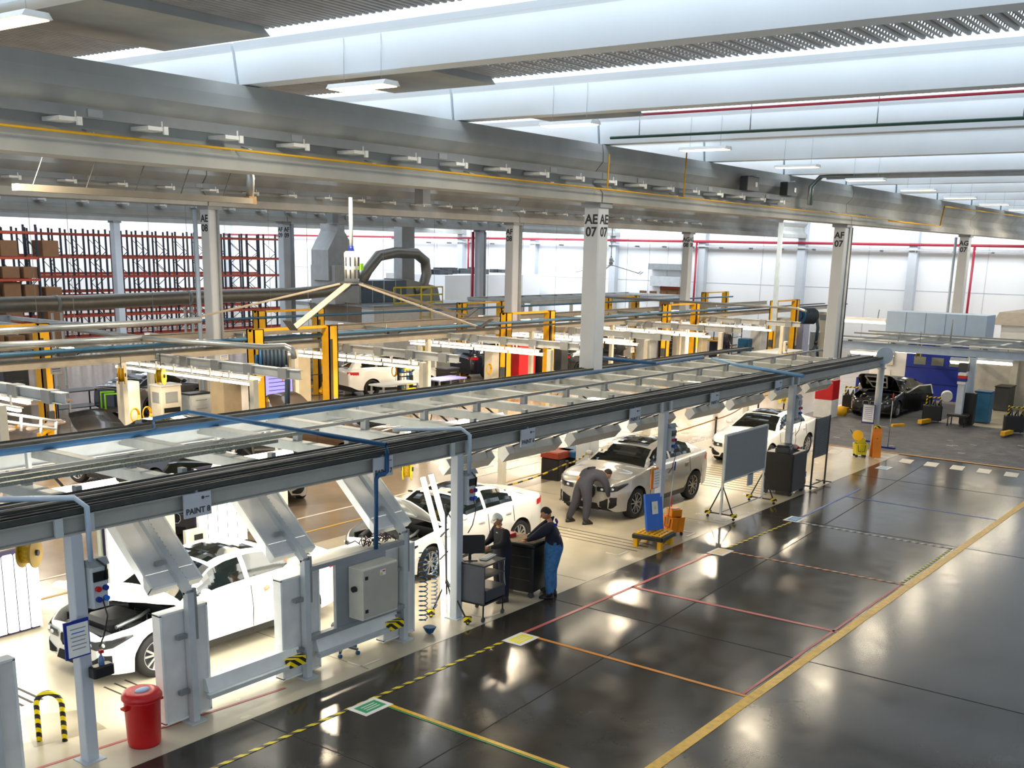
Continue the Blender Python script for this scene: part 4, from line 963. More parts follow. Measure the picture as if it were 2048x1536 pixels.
for k, (x, lab) in enumerate(((5.70, 'lamp frame at the left picture edge, only its lower case showing'), (8.38, 'lamp frame with slanted and upright light cases beside the red bin'), (10.4, 'middle lamp frame with slanted and upright light cases left of the control box'), (12.5, 'lamp frame with slanted case right of the control box'))):
    t = thing('inspection_light', lab, 'lamp frame', (x, 11.45, 0), 0)
    chn = MB(); chn.bar((x, 11.42, 0), (x, 11.42, 1.80), .10, .10, (0, 1, 0)); chn.box(x-.13, x+.13, 11.30, 11.54, 0, .015)
    chn.build('upright', pale, t, True)
    if k:
        MB().bar((x, 11.42, 1.80), (x, 12.75, 2.98), .10, .10).build('slanted_arm', pale, t, True)
        pc = MB()
        for s in range(22): pc.bb(x+.056, 11.44+s*.056, 1.86+s*.050, .012, .022, .022)
        pc.build('perforated_strip', gridm, t, True)['kind'] = 'stuff'
        MB().bar((x+.07, 11.40, 1.15), (x+.07, 11.40, 1.85), .05, .05, (0, 1, 0)).build('cable_channel', steel, t, True)
        slab_panel(t, x-.42, x+.34, (11.62, 1.86), (12.62, 2.78), .10)
        MB().bb(x-.16, 11.78, 2.16, .12, .05, .06).build('clamp', steel, t, True)
    slab_panel(t, x-.40, x+.32, (11.56, .06), (11.56, 1.56), .13)
    for z in (.45, 1.22): MB().bb(x-.13, 11.44, z, .14, .06, .06).build('clamp', steel, t, True)
for (x0, x1, lab) in ((8.55, 10.3, 'low tube lamp trough by the red bin, nearest the camera'), (10.55, 12.4, 'low tube lamp trough under the grey control box')):
    t = thing('trough_lamp', lab, 'lamp', ((x0+x1)/2, 11.4, .3))
    MB().box(x0, x1, 11.30, 11.38, .28, .34).build('beam', pale, t, True)
    MB().prism([(11.38, .34), (11.62, .34), (11.60, .50), (11.44, .52)], x0+.05, x1-.05, 'x').build('case', white, t, True)
    MB().tube((x0+.08, 11.63, .43), (x1-.08, 11.63, .43), .045, 10).build('tube', lamppanel, t, True)
    MB().bb(x1-.2, 11.36, .36, .3, .16, .12).build('padding_tape', haz, t, True)
# control box frame
t = thing('control_box', 'grey steel control box on its back plate between two lamp frames', 'electrical box', (11.55, 11.3, .72))
MB().box(10.95, 12.02, 11.36, 11.42, .62, 1.66).build('back_plate', grey, t, True)
MB().cbox(11.2, 11.98, 11.06, 11.36, .74, 1.54, .015).build('cabinet', cream, t, True)
MB().box(11.23, 11.95, 11.045, 11.06, .77, 1.51).build('door', mat('box_door_grey', 'B8B4A8', .45), t, True)
for z in (.88, 1.40): MB().bb(11.27, 11.04, z, .05, .02, .05).build('latch', black, t, True)
MB().bb(11.62, 11.04, 1.42, .12, .006, .09).build('warning_label', paper, t, True); MB().bb(11.59, 11.036, 1.40, .04, .004, .04).build('warning_symbol', lyellow, t, True); MB().bb(11.64, 11.036, 1.44, .05, .004, .02).build('warning_strip', red, t, True)
MB().tube((11.19, 11.2, 1.22), (11.14, 11.2, 1.22), .045, 10).build('switch_knob', black, t, True)
t = thing('shelf_rail', 'grey rail frame with a shelf between the middle and right lamp frames', 'frame', (11.5, 11.4, 1.6))
for z in (.60, 1.66): MB().bar((10.45, 11.40, z), (12.45, 11.40, z), .10, .07).build('rail', grey, t, True)
MB().box(10.5, 12.45, 11.42, 11.9, 1.64, 1.68).build('shelf', cream, t, True)
rr = random.Random(5); cb = MB()
for k in range(22):
    x, y = 12.0+rr.uniform(-.3, .35), 11.62+rr.uniform(-.12, .12); cb.path([(x, y, 1.70), (x+rr.uniform(-.12, .12), y+rr.uniform(-.1, .1), 1.76+rr.uniform(0, .07)), (x+rr.uniform(-.2, .2), y+rr.uniform(-.12, .12), 1.72)], .009, 5)
tag(cb.build('cable_tangle', mat('tangled_leads', '4A3038', .5, var=.6, scale=12)), 'tangle of dark and blue leads on the shelf behind the control box', 'cables', kind='stuff')
def coil(lab, x, y, z0, z1, r_, turns, m_, name='coiled_hose'):
    b = MB(); n = turns*8; b.path([(x+r_*math.cos(2*math.pi*i/8), y+r_*math.sin(2*math.pi*i/8), z0+(z1-z0)*i/n) for i in range(n+1)], .009, 5)
    tag(b.build(name, m_), lab, 'hose')
coil('blue coiled air hose hanging at the right lamp frame', 12.9, 11.35, .22, 1.45, .07, 15, blue)
coil('thin coiled cord hanging from the tube lamp tripod', 13.35, 11.5, .3, 1.3, .05, 14, mat('cord_blue', '6A8AA8', .5))
b = MB()
for k in range(5): b.lathe([(.05+.012*k, .0), (.065+.012*k, .01), (.05+.012*k, .02)], 12, (12.98, 11.28, .02+.022*k))
tag(b.build('hose_coil', blue), 'small bundle of blue hose lying by the right lamp frame foot', 'hose')
# wheeled stool
t = thing('wheeled_stool', 'low wheeled stool base with blue casters below the control box', 'stool', (11.45, 11.75, 0))
MB().tube((0, 0, .12), (0, 0, .42), .025, 8).build('stem', black, t); MB().lathe([(0, .42), (.17, .42), (.18, .45), (.17, .48), (0, .49)], 16).build('seat', black, t)
for k in range(5):
    a = 2*math.pi*k/5; e = (.26*math.cos(a), .26*math.sin(a), .09); MB().bar((0, 0, .12), e, .04, .03).build('leg', dark, t); MB().tube((e[0], e[1]-.02, .035), (e[0], e[1]+.02, .035), .035, 10).build('caster', blue, t)
# ---- light walls behind the booth
def light_wall(px0, px1, py, lab, Y=16.32, z0=0.02, z1=2.1, nt=3):
    a, c = onY(px0, py, Y), onY(px1, py, Y); x0, x1 = min(a.x, c.x), max(a.x, c.x)
    t = thing('light_wall', lab, 'light panel', ((x0+x1)/2, Y, z0))
    MB().box(x0, x1, Y+.02, Y+.10, z0, z1).build('case', mat('violet_dark_back', '241640', .6), t, True); MB().box(x0, x0+.02, Y-.04, Y+.02, z0, z1).build('side_rim', rimw, t, True); MB().box(x1-.02, x1, Y-.04, Y+.02, z0, z1).build('side_rim', rimw, t, True)
    wd = (x1-x0)/nt
    for k in range(nt):
        xc = x0+wd*(k+.5)
        MB().cbox(xc-wd*.43, xc+wd*.43, Y-.05, Y-.0, z0+.05, z1-.05, .015).build('tube', lamppanel, t, True)
light_wall(-70, 78, 1180, 'upright light wall of glowing tubes at the left picture edge', nt=6, z1=onY(40, 1098, 16.32).z)
light_wall(216, 262, 1140, 'narrow upright light wall seen behind the leftmost slanted case')
light_wall(395, 492, 1060, 'upright light wall behind the roof of the booth sedan', nt=5, z1=2.2)
t = thing('wall_cabinet', 'cream switch cabinet with orange knob hanging before the booth light wall', 'electrical box', tuple(onY(390, 1085, 16.2)))
MB().bb(0, 0, 0, .38, .16, .5).build('cabinet', cream, t); MB().bb(.02, -.09, .12, .18, .02, .1).build('display', black, t); MB().tube((.05, -.09, -.08), (.05, -.13, -.08), .05, 10).build('knob', orange, t)
t = thing('booth_screen', 'pale greenish panel wall behind the booth sedan', 'partition', (11.2, 16.5, 0))
MB().box(10.35, 11.9, 16.5, 16.56, 0, 2.1).build('sheet', mat('pale_green_sheet', 'D4DCCB', .5), t, True); MB().bar((10.35, 16.48, 2.12), (11.9, 16.48, 2.12), .06, .06).build('top_rail', white, t, True)
for (x0, y0, x1, y1) in ((0, 0, 0, 0),):
    pass
for k, (x, lab) in enumerate(((8.95, 'spot booth lamp'), (11.3, ''))): pass
for k in range(3):
    l = bpy.data.lights.new('booth_lamp_light', 'AREA'); l.shape = 'RECTANGLE'; l.size = 1.5; l.size_y = 1.5; l.energy = 34; l.color = (1, .97, .86)
    lo = bpy.data.objects.new('booth_lamp_light', l); C.objects.link(lo); lo.location = (8.2+2.1*k, 11.75, 1.3); lo.rotation_euler = (R(90), 0, 0)
    l2 = l.copy(); l2.energy = 44; l2.size_y = 1.0; lo = bpy.data.objects.new('booth_lamp_light', l2); C.objects.link(lo); lo.location = (8.3+2.1*k, 12.3, 2.30); lo.rotation_euler = (R(42), 0, 0)
    l3 = l.copy(); l3.energy = 26; lo = bpy.data.objects.new('booth_lamp_light', l3); C.objects.link(lo); lo.location = (8.2+2.1*k, 16.2, 1.2); lo.rotation_euler = (R(-90), 0, 0)
    l4 = l.copy(); l4.energy = 18; lo = bpy.data.objects.new('booth_lamp_light', l4); C.objects.link(lo); lo.location = (7.6+2.4*k, 14, 2.75); lo.rotation_euler = (0, 0, 0)
# ---- long hanging lamps, front and rear rows
def hang_lamp(x0, x1, y, z, lab, front=True):
    s = 1 if front else -1
    t = thing('hanging_lamp', lab, 'lamp', ((x0+x1)/2, y, z))
    P = [(y-.14*s, z+.02), (y-.04*s, z+.14), (y+.08*s, z+.12), (y+.14*s, z-.04), (y+.02*s, z-.16)]
    MB().prism(P, x0, x1, 'x').build('housing', grey if front else white, t, True)
    for x in (x0-.015, x1): MB().prism([(P[0][0], P[0][1]), (P[1][0], P[1][1]+.01), (P[2][0], P[2][1]+.01), P[3], P[4]], x, x+.015, 'x').build('end_cap', white, t, True)
    a, c = Vector((0, P[3][0], P[3][1])), Vector((0, P[4][0], P[4][1]))
    m_ = (a+c)/2; d = (c-a).normalized(); n = Vector((0, -d.z, d.y))*(1 if front else -1)
    if n.z > 0: n = -n
    MB().bar((x0+.03, m_.y, m_.z+.0), (x1-.03, m_.y, m_.z+.0), .02, .16, (0, d.y, d.z)).build('lit_face', warmtube, t, True)
    for x in (x0+.25, (x0+x1)/2, x1-.15):
        MB().bar((x, y-.02*s, z+.13), (x, y-.95*s if front else y+.75, z+.52), .03, .03).build('arm', black, t, True)
for k, (x0, x1) in enumerate(((14.9, 16.2), (16.66, 18.46), (18.96, 20.79), (21.5, 23.3), (24.27, 25.95), (26.5, 28.4), (29.2, 31.0), (31.6, 33.4))):
    nm = ('over the white sedan behind the cap man', 'left of the sign reading paint 5', 'over the bonnet of the silver car', 'over the roof of the silver car', 'before the chain posts, first after the socket box post', 'over the whiteboard', 'by the red and white column', 'nearest the round sign post')[k]
    hang_lamp(x0, x1, 12.6, 2.36, 'long grey hanging lamp '+nm)
    if k not in (3,):
        l = bpy.data.lights.new('lamp_light', 'AREA'); l.shape = 'RECTANGLE'; l.size = 1.6; l.size_y = .2; l.energy = 38; l.color = (1, .86, .64)
        lo = bpy.data.objects.new('lamp_light', l); C.objects.link(lo); lo.location = ((x0+x1)/2, 12.7, 2.18); lo.rotation_euler = (R(25), 0, 0)
for k, (px, py) in enumerate(((95, 985), (425, 912), (772, 853), (877, 838), (1130, 797), (1320, 770))):
    g = G(px, py, 2.35); nm = ('at the left picture edge', 'over the booth sedan', 'left of the gantry middle', 'right of the gantry middle', 'behind the sign reading paint 5', 'near the far end of the gantry')[k]
    hang_lamp(g.x-.85, g.x+.85, min(15.3, g.y), 2.35, 'glowing lamp case seen down through the gantry '+nm, False)
    t = bpy.data.objects[-1]
    f = MB(); f.bar((g.x-.8, min(15.3, g.y)-.16, 2.44), (g.x+.8, min(15.3, g.y)-.16, 2.44), .02, .26, (0, .55, .83)); 
    par = [o for o in bpy.data.objects if o.get('label', '').endswith(nm) and o.get('category') == 'lamp' and 'glowing' in o['label']][0]
    f.build('lit_face', warmtube, par, True)
# ================================================================== THINGS ON THE LIGHT FLOOR
# red bin
t = thing('waste_bin', 'red round waste bin with pale blue bag at the bottom left', 'bin', (7.55, 11.35, 0))
MB().lathe([(.19, 0), (.205, .05), (.225, .60), (.235, .62)], 24).build('body', red, t)
MB().lathe([(.235, .62), (.25, .63), (.25, .67), (.22, .72), (.15, .745), (.13, .73)], 24).build('lid', red, t)
MB().lathe([(0, .70), (.13, .70)], 20).build('opening', black, t)
b = MB(); b.ball((.0, -.02, .73), .10, 12, 6, (1.1, .7, .35)); b.build('bag', mat('pale_blue_bag', 'A8C8E8', .5), t)
for s in (-1, 1): MB().bb(s*.25, 0, .55, .06, .10, .03).build('handle', red, t)
# striped hoop
t = thing('barrier_hoop', 'yellow and black striped steel hoop at the bottom left', 'barrier', (6.85, 12.3, 0))
hp = [(-.16, 0, 0), (-.16, 0, .5)]+[(-.16*math.cos(a), 0, .5+.16*math.sin(a)) for a in [math.pi*k/8 for k in range(1, 8)]]+[(.16, 0, .5), (.16, 0, 0)]
b = MB(); b.path([(x*math.cos(.9)+0, -x*math.sin(.9), z) for x, y, z in hp], .035, 10); b.build('hoop', haz, t)
# documents in a blue holder and cup holder on the leftmost post
t = thing('document_holder', 'blue document holder with a white sheet on the leftmost post', 'document holder', tuple(onY(155, 1278, 11.28)))
MB().bb(0, .012, 0, .32, .02, .46).build('backing', dblue, t); MB().bb(.01, -.002, -.01, .27, .008, .40).build('sheet', paper, t)
for k in range(6): MB().bb(.01, -.007, .13-.05*k, .2-.03*(k % 2), .002, .012).build('printed_line', grey if k != 1 else bblue, t)
t = thing('bottle_holder', 'black holder with a spray bottle strapped to the leftmost post', 'holder', tuple(onY(205, 1338, 11.32)))
MB().cbox(-.16, .12, -.08, .06, -.07, .07, .02).build('holder_box', black, t); MB().lathe([(.0, 0), (.035, 0), (.035, .13), (.012, .17), (.012, .2)], 10, (-.02, -.02, 0.02)).build('bottle', mat('clear_blue_bottle', '5A7AA8', .2), t); MB().bb(-.02, -.03, .24, .05, .04, .04).build('spray_head', red, t)
# hanging yellow reels
def reel(lab, p, ax=(1, 0, 0), r_=.2, m_=lyellow, hang=.5):
    t = thing('cable_reel', lab, 'cable reel', tuple(p)); a = Vector(ax).normalized()
    b = MB(); b.tube(-a*.09, -a*.07, r_, 20); b.tube(a*.07, a*.09, r_, 20); b.build('flange', m_, t)
    MB().tube(-a*.07, a*.07, r_*.72, 18).build('drum', mat('reel_drum_cord', 'B8920C', .5, scale=30, var=.3), t); MB().tube(-a*.12, a*.12, r_*.2, 10).build('hub', black, t)
    MB().tube((0, 0, r_*.8), (0, 0, r_+hang), .012, 6).build('hanger', dark, t)
    return t
reel('ochre cable reel hanging below the beam at the left picture edge', onY(58, 1105, 12.6), (.6, -.8, 0), .19, mat('ochre_plastic', 'A8862A', .4))
reel('yellow cable reel hanging in the bay of the booth, right part', onY(815, 938, 14.4), (.6, -.8, 0), .22)
reel('yellow cable reel hanging over the stanchion chain', onY(1565, 790, 14.6), (.6, -.8, 0), .28)
# ---- tube lamp tripod
base = Vector((13.45, 11.75, 0))
t = thing('lamp_tripod', 'black tripod stand holding two tall leaning glowing tubes', 'lamp stand', tuple(base))
def lt(px0, py0, px1, py1, Y0, Y1, name):
    a, c = onY(px0, py0, Y0), onY(px1, py1, Y1); b = MB(); b.tube(a, c, .052, 12); b.build(name+'_case', grey, t, True)
    d = Vector((-.75, -.6, 0))*.02; MB().tube(a+d, c+d, .048, 12).build(name, cooltube, t, True)
lt(846, 955, 884, 1100, 12.1, 11.9, 'upper_tube'); lt(884, 1100, 888, 1235, 11.9, 11.7, 'lower_tube'); lt(862, 948, 895, 1070, 12.3, 12.05, 'upper_tube'); lt(897, 1075, 900, 1222, 12.0, 11.85, 'lower_tube')
hub = onY(893, 1170, 11.75)
MB().tube((hub.x, 11.75, .35), (hub.x+.02, 11.8, 1.95), .02, 8).build('mast', dark, t, True)
for px, py in ((862, 1235), (935, 1250), (905, 1215)):
    g = G(px, py); MB().tube((hub.x, 11.75, .62), (g.x, g.y, .06), .016, 6).build('leg', black, t, True); MB().bb(g.x, g.y, .10, .10, .10, .10).build('foot_padding', haz, t, True); MB().tube((g.x-.015, g.y, .03), (g.x+.015, g.y, .03), .03, 8).build('caster', black, t, True)
MB().path([(hub.x, 11.8, 1.9), (hub.x+.18, 11.75, 1.6), (hub.x+.2, 11.7, 1.0), (hub.x+.1, 11.75, .5)], .012, 5).build('cord', black, t, True)
for z in (1.0, 1.4): MB().bar((hub.x-.12, 11.8, z), (hub.x+.15, 11.85, z+.08), .02, .02).build('clamp_bar', dark, t, True)
# ---- computer cart, tool cabinet
t = thing('computer_cart', 'dark grey computer cart with shelf and drawer beside the steel post', 'cart', (14.28, 11.25, 0), R(4))
MB().box(-.33, -.30, -.30, .30, .30, 1.0).build('side_panel', mat('slate_blue_panel', '4A4E5A', .5), t)
MB().box(-.33, .33, -.30, .30, .30, .33).build('base_shelf', black, t); MB().box(-.33, .33, -.30, .30, .98, 1.01).build('top', dark, t); MB().box(-.30, .33, -.28, .28, .76, .78).build('shelf', dark, t)
MB().cbox(-.28, .32, -.31, .26, .36, .56, .01).build('drawer', mat('drawer_slate', '3A3E46', .45), t)
for x in (-.30, .30):
    for y in (-.27, .27): MB().tube((x, y, .06), (x, y, .98), .014, 6).build('leg', black, t); MB().tube((x, y-.015, .045), (x, y+.015, .045), .045, 10).build('caster', dark, t)
t = thing('monitor', 'black computer monitor seen from behind on the cart', 'monitor', (14.12, 11.36, 1.01), R(-42))
MB().cbox(-.26, .26, -.02, .03, .12, .44, .02).build('screen_case', black, t); MB().bar((0, .02, 0), (0, .02, .2), .05, .03, (0, 1, 0)).build('stand', black, t); MB().cbox(-.12, .12, -.08, .10, 0, .015, .005).build('foot', black, t)
t = thing('keyboard', 'pale keyboard under the hands of the man in the white cap', 'keyboard', (14.44, 11.22, 1.015), R(12))
MB().cbox(-.2, .2, -.07, .07, 0, .02, .005).build('case', cream, t)
kk = MB()
for i in range(10):
    for j in range(3): kk.bb(-.165+.036*i, -.04+.04*j, .024, .028, .028, .01)
kk.build('keys', pale, t)['kind'] = 'stuff'
t = thing('tool_cabinet', 'black plastic tool cabinet on casters between the two men', 'cabinet', (15.82, 11.50, 0), R(8))
MB().cbox(-.30, .30, -.40, .40, .12, .98, .03).build('body', black, t); MB().cbox(-.33, .33, -.43, .43, .98, 1.04, .02).build('top_tray', black, t); MB().box(-.28, .28, -.38, .38, 1.04, 1.045).build('work_mat', mat('brown_speckled_mat', '8A7658', .8, scale=40, var=.4), t)
for z in (.34, .56, .78): MB().box(-.308, -.30, -.34, .34, z, z+.012).build('drawer_gap', dark, t)
for x in (-.24, .24):
    for y in (-.34, .34): MB().tube((x-.02, y, .06), (x+.02, y, .06), .06, 12).build('caster', dark, t)
tag(MB().cbox(15.66, 15.86, 11.65, 11.81, 1.047, 1.12, .015).build('red_box', red), 'small red box on the mat of the black tool cabinet', 'box')
# ---- blue board on the yellow step, mop bucket, mop
t = thing('yellow_step', 'yellow plastic step stool with black rim', 'step', (20.42, 11.30, 0), R(6))
MB().cbox(-.36, .36, -.36, .36, .19, .29, .02).build('rim', black, t)
gr = MB()
for k in range(6): gr.box(-.33, .33, -.32+.11*k, -.26+.11*k, .29, .315)
for k in range(5): gr.box(-.32+.145*k, -.28+.145*k, -.32, .32, .29, .31)
gr.build('deck_grid', yellow, t)
for x in (-.28, .28):
    for y in (-.28, .28): MB().cbox(x-.05, x+.05, y-.05, y+.05, 0, .19, .01).build('leg', yellow, t)
for y in (-.28, .28): MB().bar((-.26, y, .06), (.26, y, .16), .03, .03).build('brace', yellow, t)
t = thing('blue_board', 'bright blue board with a small white notice leaning on the yellow step', 'board', (20.52, 11.33, .32), R(-8))
b = MB(); b.bar((.0, .0, 0), (.06, .16, .78), .58, .05, (0, -1, .2)); b.build('panel', bblue, t)
nb = MB(); nb.bar((.03, .035, .35), (.045, .085, .62), .2, .01, (0, -1, .2)); nb.build('notice', paper, t); MB().bar((.035, .045, .46), (.04, .06, .52), .04, .012, (0, -1, .2)).build('notice_mark', lyellow, t)
def mop_bucket(lab, p, m_, rz=0, disc=False):
    t = thing('mop_bucket', lab, 'mop bucket', tuple(p), rz)
    MB().lathe([(.15, .09), (.19, .12), (.22, .42), (.235, .44)], 4).build('tub', m_, t)
    bb_ = MB(); bb_.prism([(-.16, .09), (.16, .09), (.21, .44), (-.21, .44)], -.16, .16, 'x'); bb_.build('tub_shell', m_, t)
    MB().prism([(-.10, .40), (.10, .40), (.14, .62), (-.12, .60)], -.13, .13, 'x').build('wringer', m_, t); MB().box(-.11, .11, -.08, .10, .60, .612).build('wringer_opening', black, t)
    MB().tube((.0, .12, .5), (.10, .34, .86), .015, 6).build('lever', red if m_ is orange else black, t)
    for x in (-.13, .13):
        for y in (-.13, .13): MB().tube((x-.015, y, .045), (x+.015, y, .045), .045, 8).build('caster', black, t)
    if disc: MB().tube((-.18, .16, .72), (-.20, .17, .72), .17, 20).build('round_lid', yellow, t)
    MB().path([(-.165, -.12, .4), (-.18, -.1, .2), (-.18, .1, .2), (-.165, .12, .4)], .01, 5).build('handle', dark, t)
    return t
mop_bucket('orange mop bucket with red lever behind the blue board', (21.55, 11.42, 0), orange, R(-30))
t = thing('mop', 'thin blue topped mop handle standing in the orange bucket', 'mop', (21.2, 11.45, 0)); MB().tube((.1, .0, .3), (.25, -.02, 1.55), .012, 6).build('shaft', steel, t); MB().tube((.25, -.02, 1.5), (.275, -.02, 1.7), .018, 8).build('grip', dblue, t)
mop_bucket('lemon yellow mop bucket with round lid by the round sign post', (34.45, 11.75, 0), lyellow, R(35), True)
t = thing('wet_floor_sign', 'orange folding floor sign beside the yellow mop bucket', 'floor sign', (34.75, 11.35, 0), R(-53))
for s in (-1, 1): MB().bar((0, s*.16, 0), (0, s*.02, .95), .02, .26, (1, 0, 0)).build('leaf', orange, t)
MB().bb(0, 0, .98, .2, .1, .08).build('top_grip', haz, t); MB().bb(-.015, -.1, .62, .01, .12, .02).build('printed_bar', black, t)
for k, (px, py, pt, lab, hc) in enumerate(((1745, 885, 800, 'thin broom pole with red tip left of the round sign post', red), (1775, 897, 790, 'thin squeegee pole with blue foot right of the round sign post', red))):
    g = G(px, py); t = thing('broom', lab, 'broom', (g.x, g.y, 0)); MB().tube((0, 0, .05), (.03, 0, 1.75), .014, 6).build('shaft', steel, t); MB().tube((.03, 0, 1.6), (.033, 0, 1.85), .018, 8).build('grip', hc, t); MB().bb(0, 0, .03, .1, .5, .06).build('head', dblue, t)
t = thing('notice_board', 'white notice in a blue frame hanging before the black car', 'notice', tuple(onX(1737, 828, 34.6)))
MB().bb(0, 0, 0, .02, .40, .62).build('frame', dblue, t); MB().bb(-.015, 0, .02, .01, .35, .54).build('sheet', paper, t)
for k in range(7): MB().bb(-.022, 0, .2-.06*k, .003, .26, .02).build('printed_line', mat('print_violet', '8A8AC0', .6), t)
# document on the post before the silver car
t = thing('document_holder', 'orange backed document sheets hung on the post before the silver car', 'document holder', (20.62, 11.42, 1.45))
MB().bb(-.05, .02, 0, .30, .02, .46).build('backing', orange, t); MB().bb(0.02, .0, -.01, .26, .01, .40).build('sheet', paper, t)
for k in range(5): MB().bb(.02, -.006, .12-.06*k, .18, .002, .012).build('printed_line', grey, t)
# ---- whiteboard
t = thing('whiteboard', 'grey rolling display board on white legs with striped feet', 'board', (24.85, 11.3, 0), R(0))
MB().box(-1.15, 1.15, -.02, .02, .92, 2.02).build('panel', mat('board_grey', '8C8F90', .6, var=.04, scale=30), t)
fr = MB()
for x in (-1.17, 1.17): fr.box(x-.025, x+.025, -.03, .03, .9, 2.04)
for z in (.90, 2.03): fr.box(-1.17, 1.17, -.03, .03, z-.02, z+.02)
fr.build('frame', white, t)
for x in (-1.17, 1.17):
    MB().box(x-.025, x+.025, -.025, .025, .10, .92).build('leg', white, t)
    for s in (-1, 1):
        MB().tube((x, 0, .82), (x, s*.32, .12), .016, 6).build('brace', black, t); MB().bb(x, s*.34, .13, .09, .14, .08).build('foot_padding', haz, t); MB().tube((x-.012, s*.34, .035), (x+.012, s*.34, .035), .035, 8).build('caster', black, t)
    MB().bar((x, -.32, .12), (x, .32, .12), .03, .03).build('foot_bar', dark, t)
MB().bar((-1.17, 0, .16), (1.17, 0, .16), .02, .02).build('stretcher', grey, t)
tag(MB().box(25.05, 25.33, 11.27, 11.30, .60, .90).build('label_box', mat('grey_tag', 'A8ACB8', .5)), 'small grey card hanging below the rolling display board', 'card')
# ---- black cabinet with printer
t = thing('black_cabinet', 'tall black cabinet on casters with a scanner on top', 'cabinet', (27.65, 11.40, 0), R(2))
MB().cbox(-.50, .50, -.40, .40, .12, 1.14, .02).build('body', black, t); MB().box(-.508, -.5, -.37, .37, .16, 1.10).build('door', mat('black_sheet_door', '1D1D1E', .5), t)
for x in (-.42, .42):
    for y in (-.33, .33): MB().tube((x-.02, y, .06), (x+.02, y, .06), .06, 10).build('caster', dark, t)
t = thing('scanner', 'black flatbed device on the tall black cabinet', 'device', (27.5, 11.4, 1.14), R(10))
MB().cbox(-.26, .26, -.20, .20, 0, .14, .03).build('case', dark, t); MB().cbox(-.24, .24, -.18, .18, .14, .19, .03).build('lid', black, t); MB().bb(-.12, -.205, .09, .14, .01, .04).build('display', grey, t)
t = thing('rag_heap', 'heap of pale and red rags beside the scanner', 'rags', (28.0, 11.35, 1.14))
MB().ball((0, 0, .06), .14, 10, 6, (1.2, .9, .5)).build('rag', mat('pink_rag', 'C8A8A0', .8), t); MB().ball((.02, -.1, .05), .07, 10, 6, (1, .9, .6)).build('rag', red, t)
# ---- mesh board
t = thing('mesh_board', 'grey perforated tool board on a wheeled steel frame', 'board', (29.0, 10.98, 0), R(0))
for x in (-.50, .50): MB().bar((x, 0, .06), (x, 0, 1.95), .04, .04, (0, 1, 0)).build('upright', dark, t); MB().tube((x-.012, .0, .035), (x+.012, 0, .035), .035, 8).build('caster', black, t); MB().bar((x, -.2, .08), (x, .25, .08), .03, .03).build('foot_bar', dark, t)
mm = MB()
for k in range(22): mm.bar((-.48+.96*k/21, 0, .86), (-.48+.96*k/21, 0, 1.93), .012, .006, (0, 1, 0))
for k in range(24): mm.bar((-.48, 0, .86+1.07*k/23), (.48, 0, .86+1.07*k/23), .006, .012, (0, 0, 1))
mm.build('wire_grid', gridm, t)['kind'] = 'stuff'
MB().bar((-.5, 0, .12), (.5, 0, .12), .03, .03).build('stretcher', dark, t); MB().box(-.48, .48, .02, .03, .86, 1.93).build('backing_sheet', mat('smoked_sheet', '5E6466', .4), t)
t = thing('paint_tin', 'round tin striped blue, white and red beside the mesh board', 'tin', (28.55, 11.30, 0.0))
for (z0, z1, m_) in ((.12, .24, red), (.24, .32, white), (.32, .44, bblue)): MB().lathe([(.14, z0), (.14, z1)], 18).build('band', m_, t)
MB().lathe([(0, .44), (.145, .44), (.145, .45), (0, .455)], 18).build('lid', dblue, t); MB().lathe([(0, 0.02), (.13, .02), (.13, .12)], 18).build('base', steel, t)
# ---- stanchions with striped chain
SP = [(22.85, 15.25), (32.7, 16.0), (36.9, 16.9), (39.3, 17.5), (42.0, 17.6), (20.4, 15.6)]
for k, (x, y) in enumerate(SP[:5]):
    lab = ('black barrier post at the nose of the silver car', 'black barrier post behind the whiteboard, first of the chain', 'black barrier post behind the white car, second of the chain', 'black barrier post third of the chain', 'black barrier post beside the red and white column')[k]
    t = thing('barrier_post', lab, 'barrier post', (x, y, 0)); MB().lathe([(0, .0), (.17, .0), (.17, .02), (.05, .05), (.0, .06)], 16).build('base', black, t); MB().tube((0, 0, .04), (0, 0, .98), .032, 10).build('pole', black, t); MB().lathe([(0, .98), (.045, .98), (.045, 1.02), (0, 1.03)], 10).build('cap', black, t)
def chain(lab, a, c, sag, m_=redwhite):
    a, c = Vector(a), Vector(c); tag(MB().path([a+(c-a)*i/12-Vector((0, 0, sag*4*(i/12)*(1-i/12))) for i in range(13)], .022, 6).build('barrier_chain', m_), lab, 'chain')
chain('striped chain strung behind the silver car up to the second barrier post', (26.5, 15.6, .95), (32.7, 16.0, .95), .04)
chain('striped chain between the second and third barrier posts', (32.7, 16.0, .95), (36.9, 16.9, .95), .08)
chain('striped chain between the third and fourth barrier posts', (36.9, 16.9, .95), (39.3, 17.5, .95), .05)
chain('striped chain between the fourth and fifth barrier posts', (39.3, 17.5, .95), (42, 17.6, .95), .05)
ych = stripe_mat('yellow_dark_chain', 'D8B820', '2A2A20', 3, 1, 0, 0)
chain('yellow and dark chain sagging from the barrier post at the silver car towards the gantry', (22.85, 15.25, .95), (17.9, 16.2, .9), .3, ych)
chain('yellow chain from the nose of the silver car to the thick column', (22.85, 15.25, .95), (24.6, 15.8, .9), .05, ych)
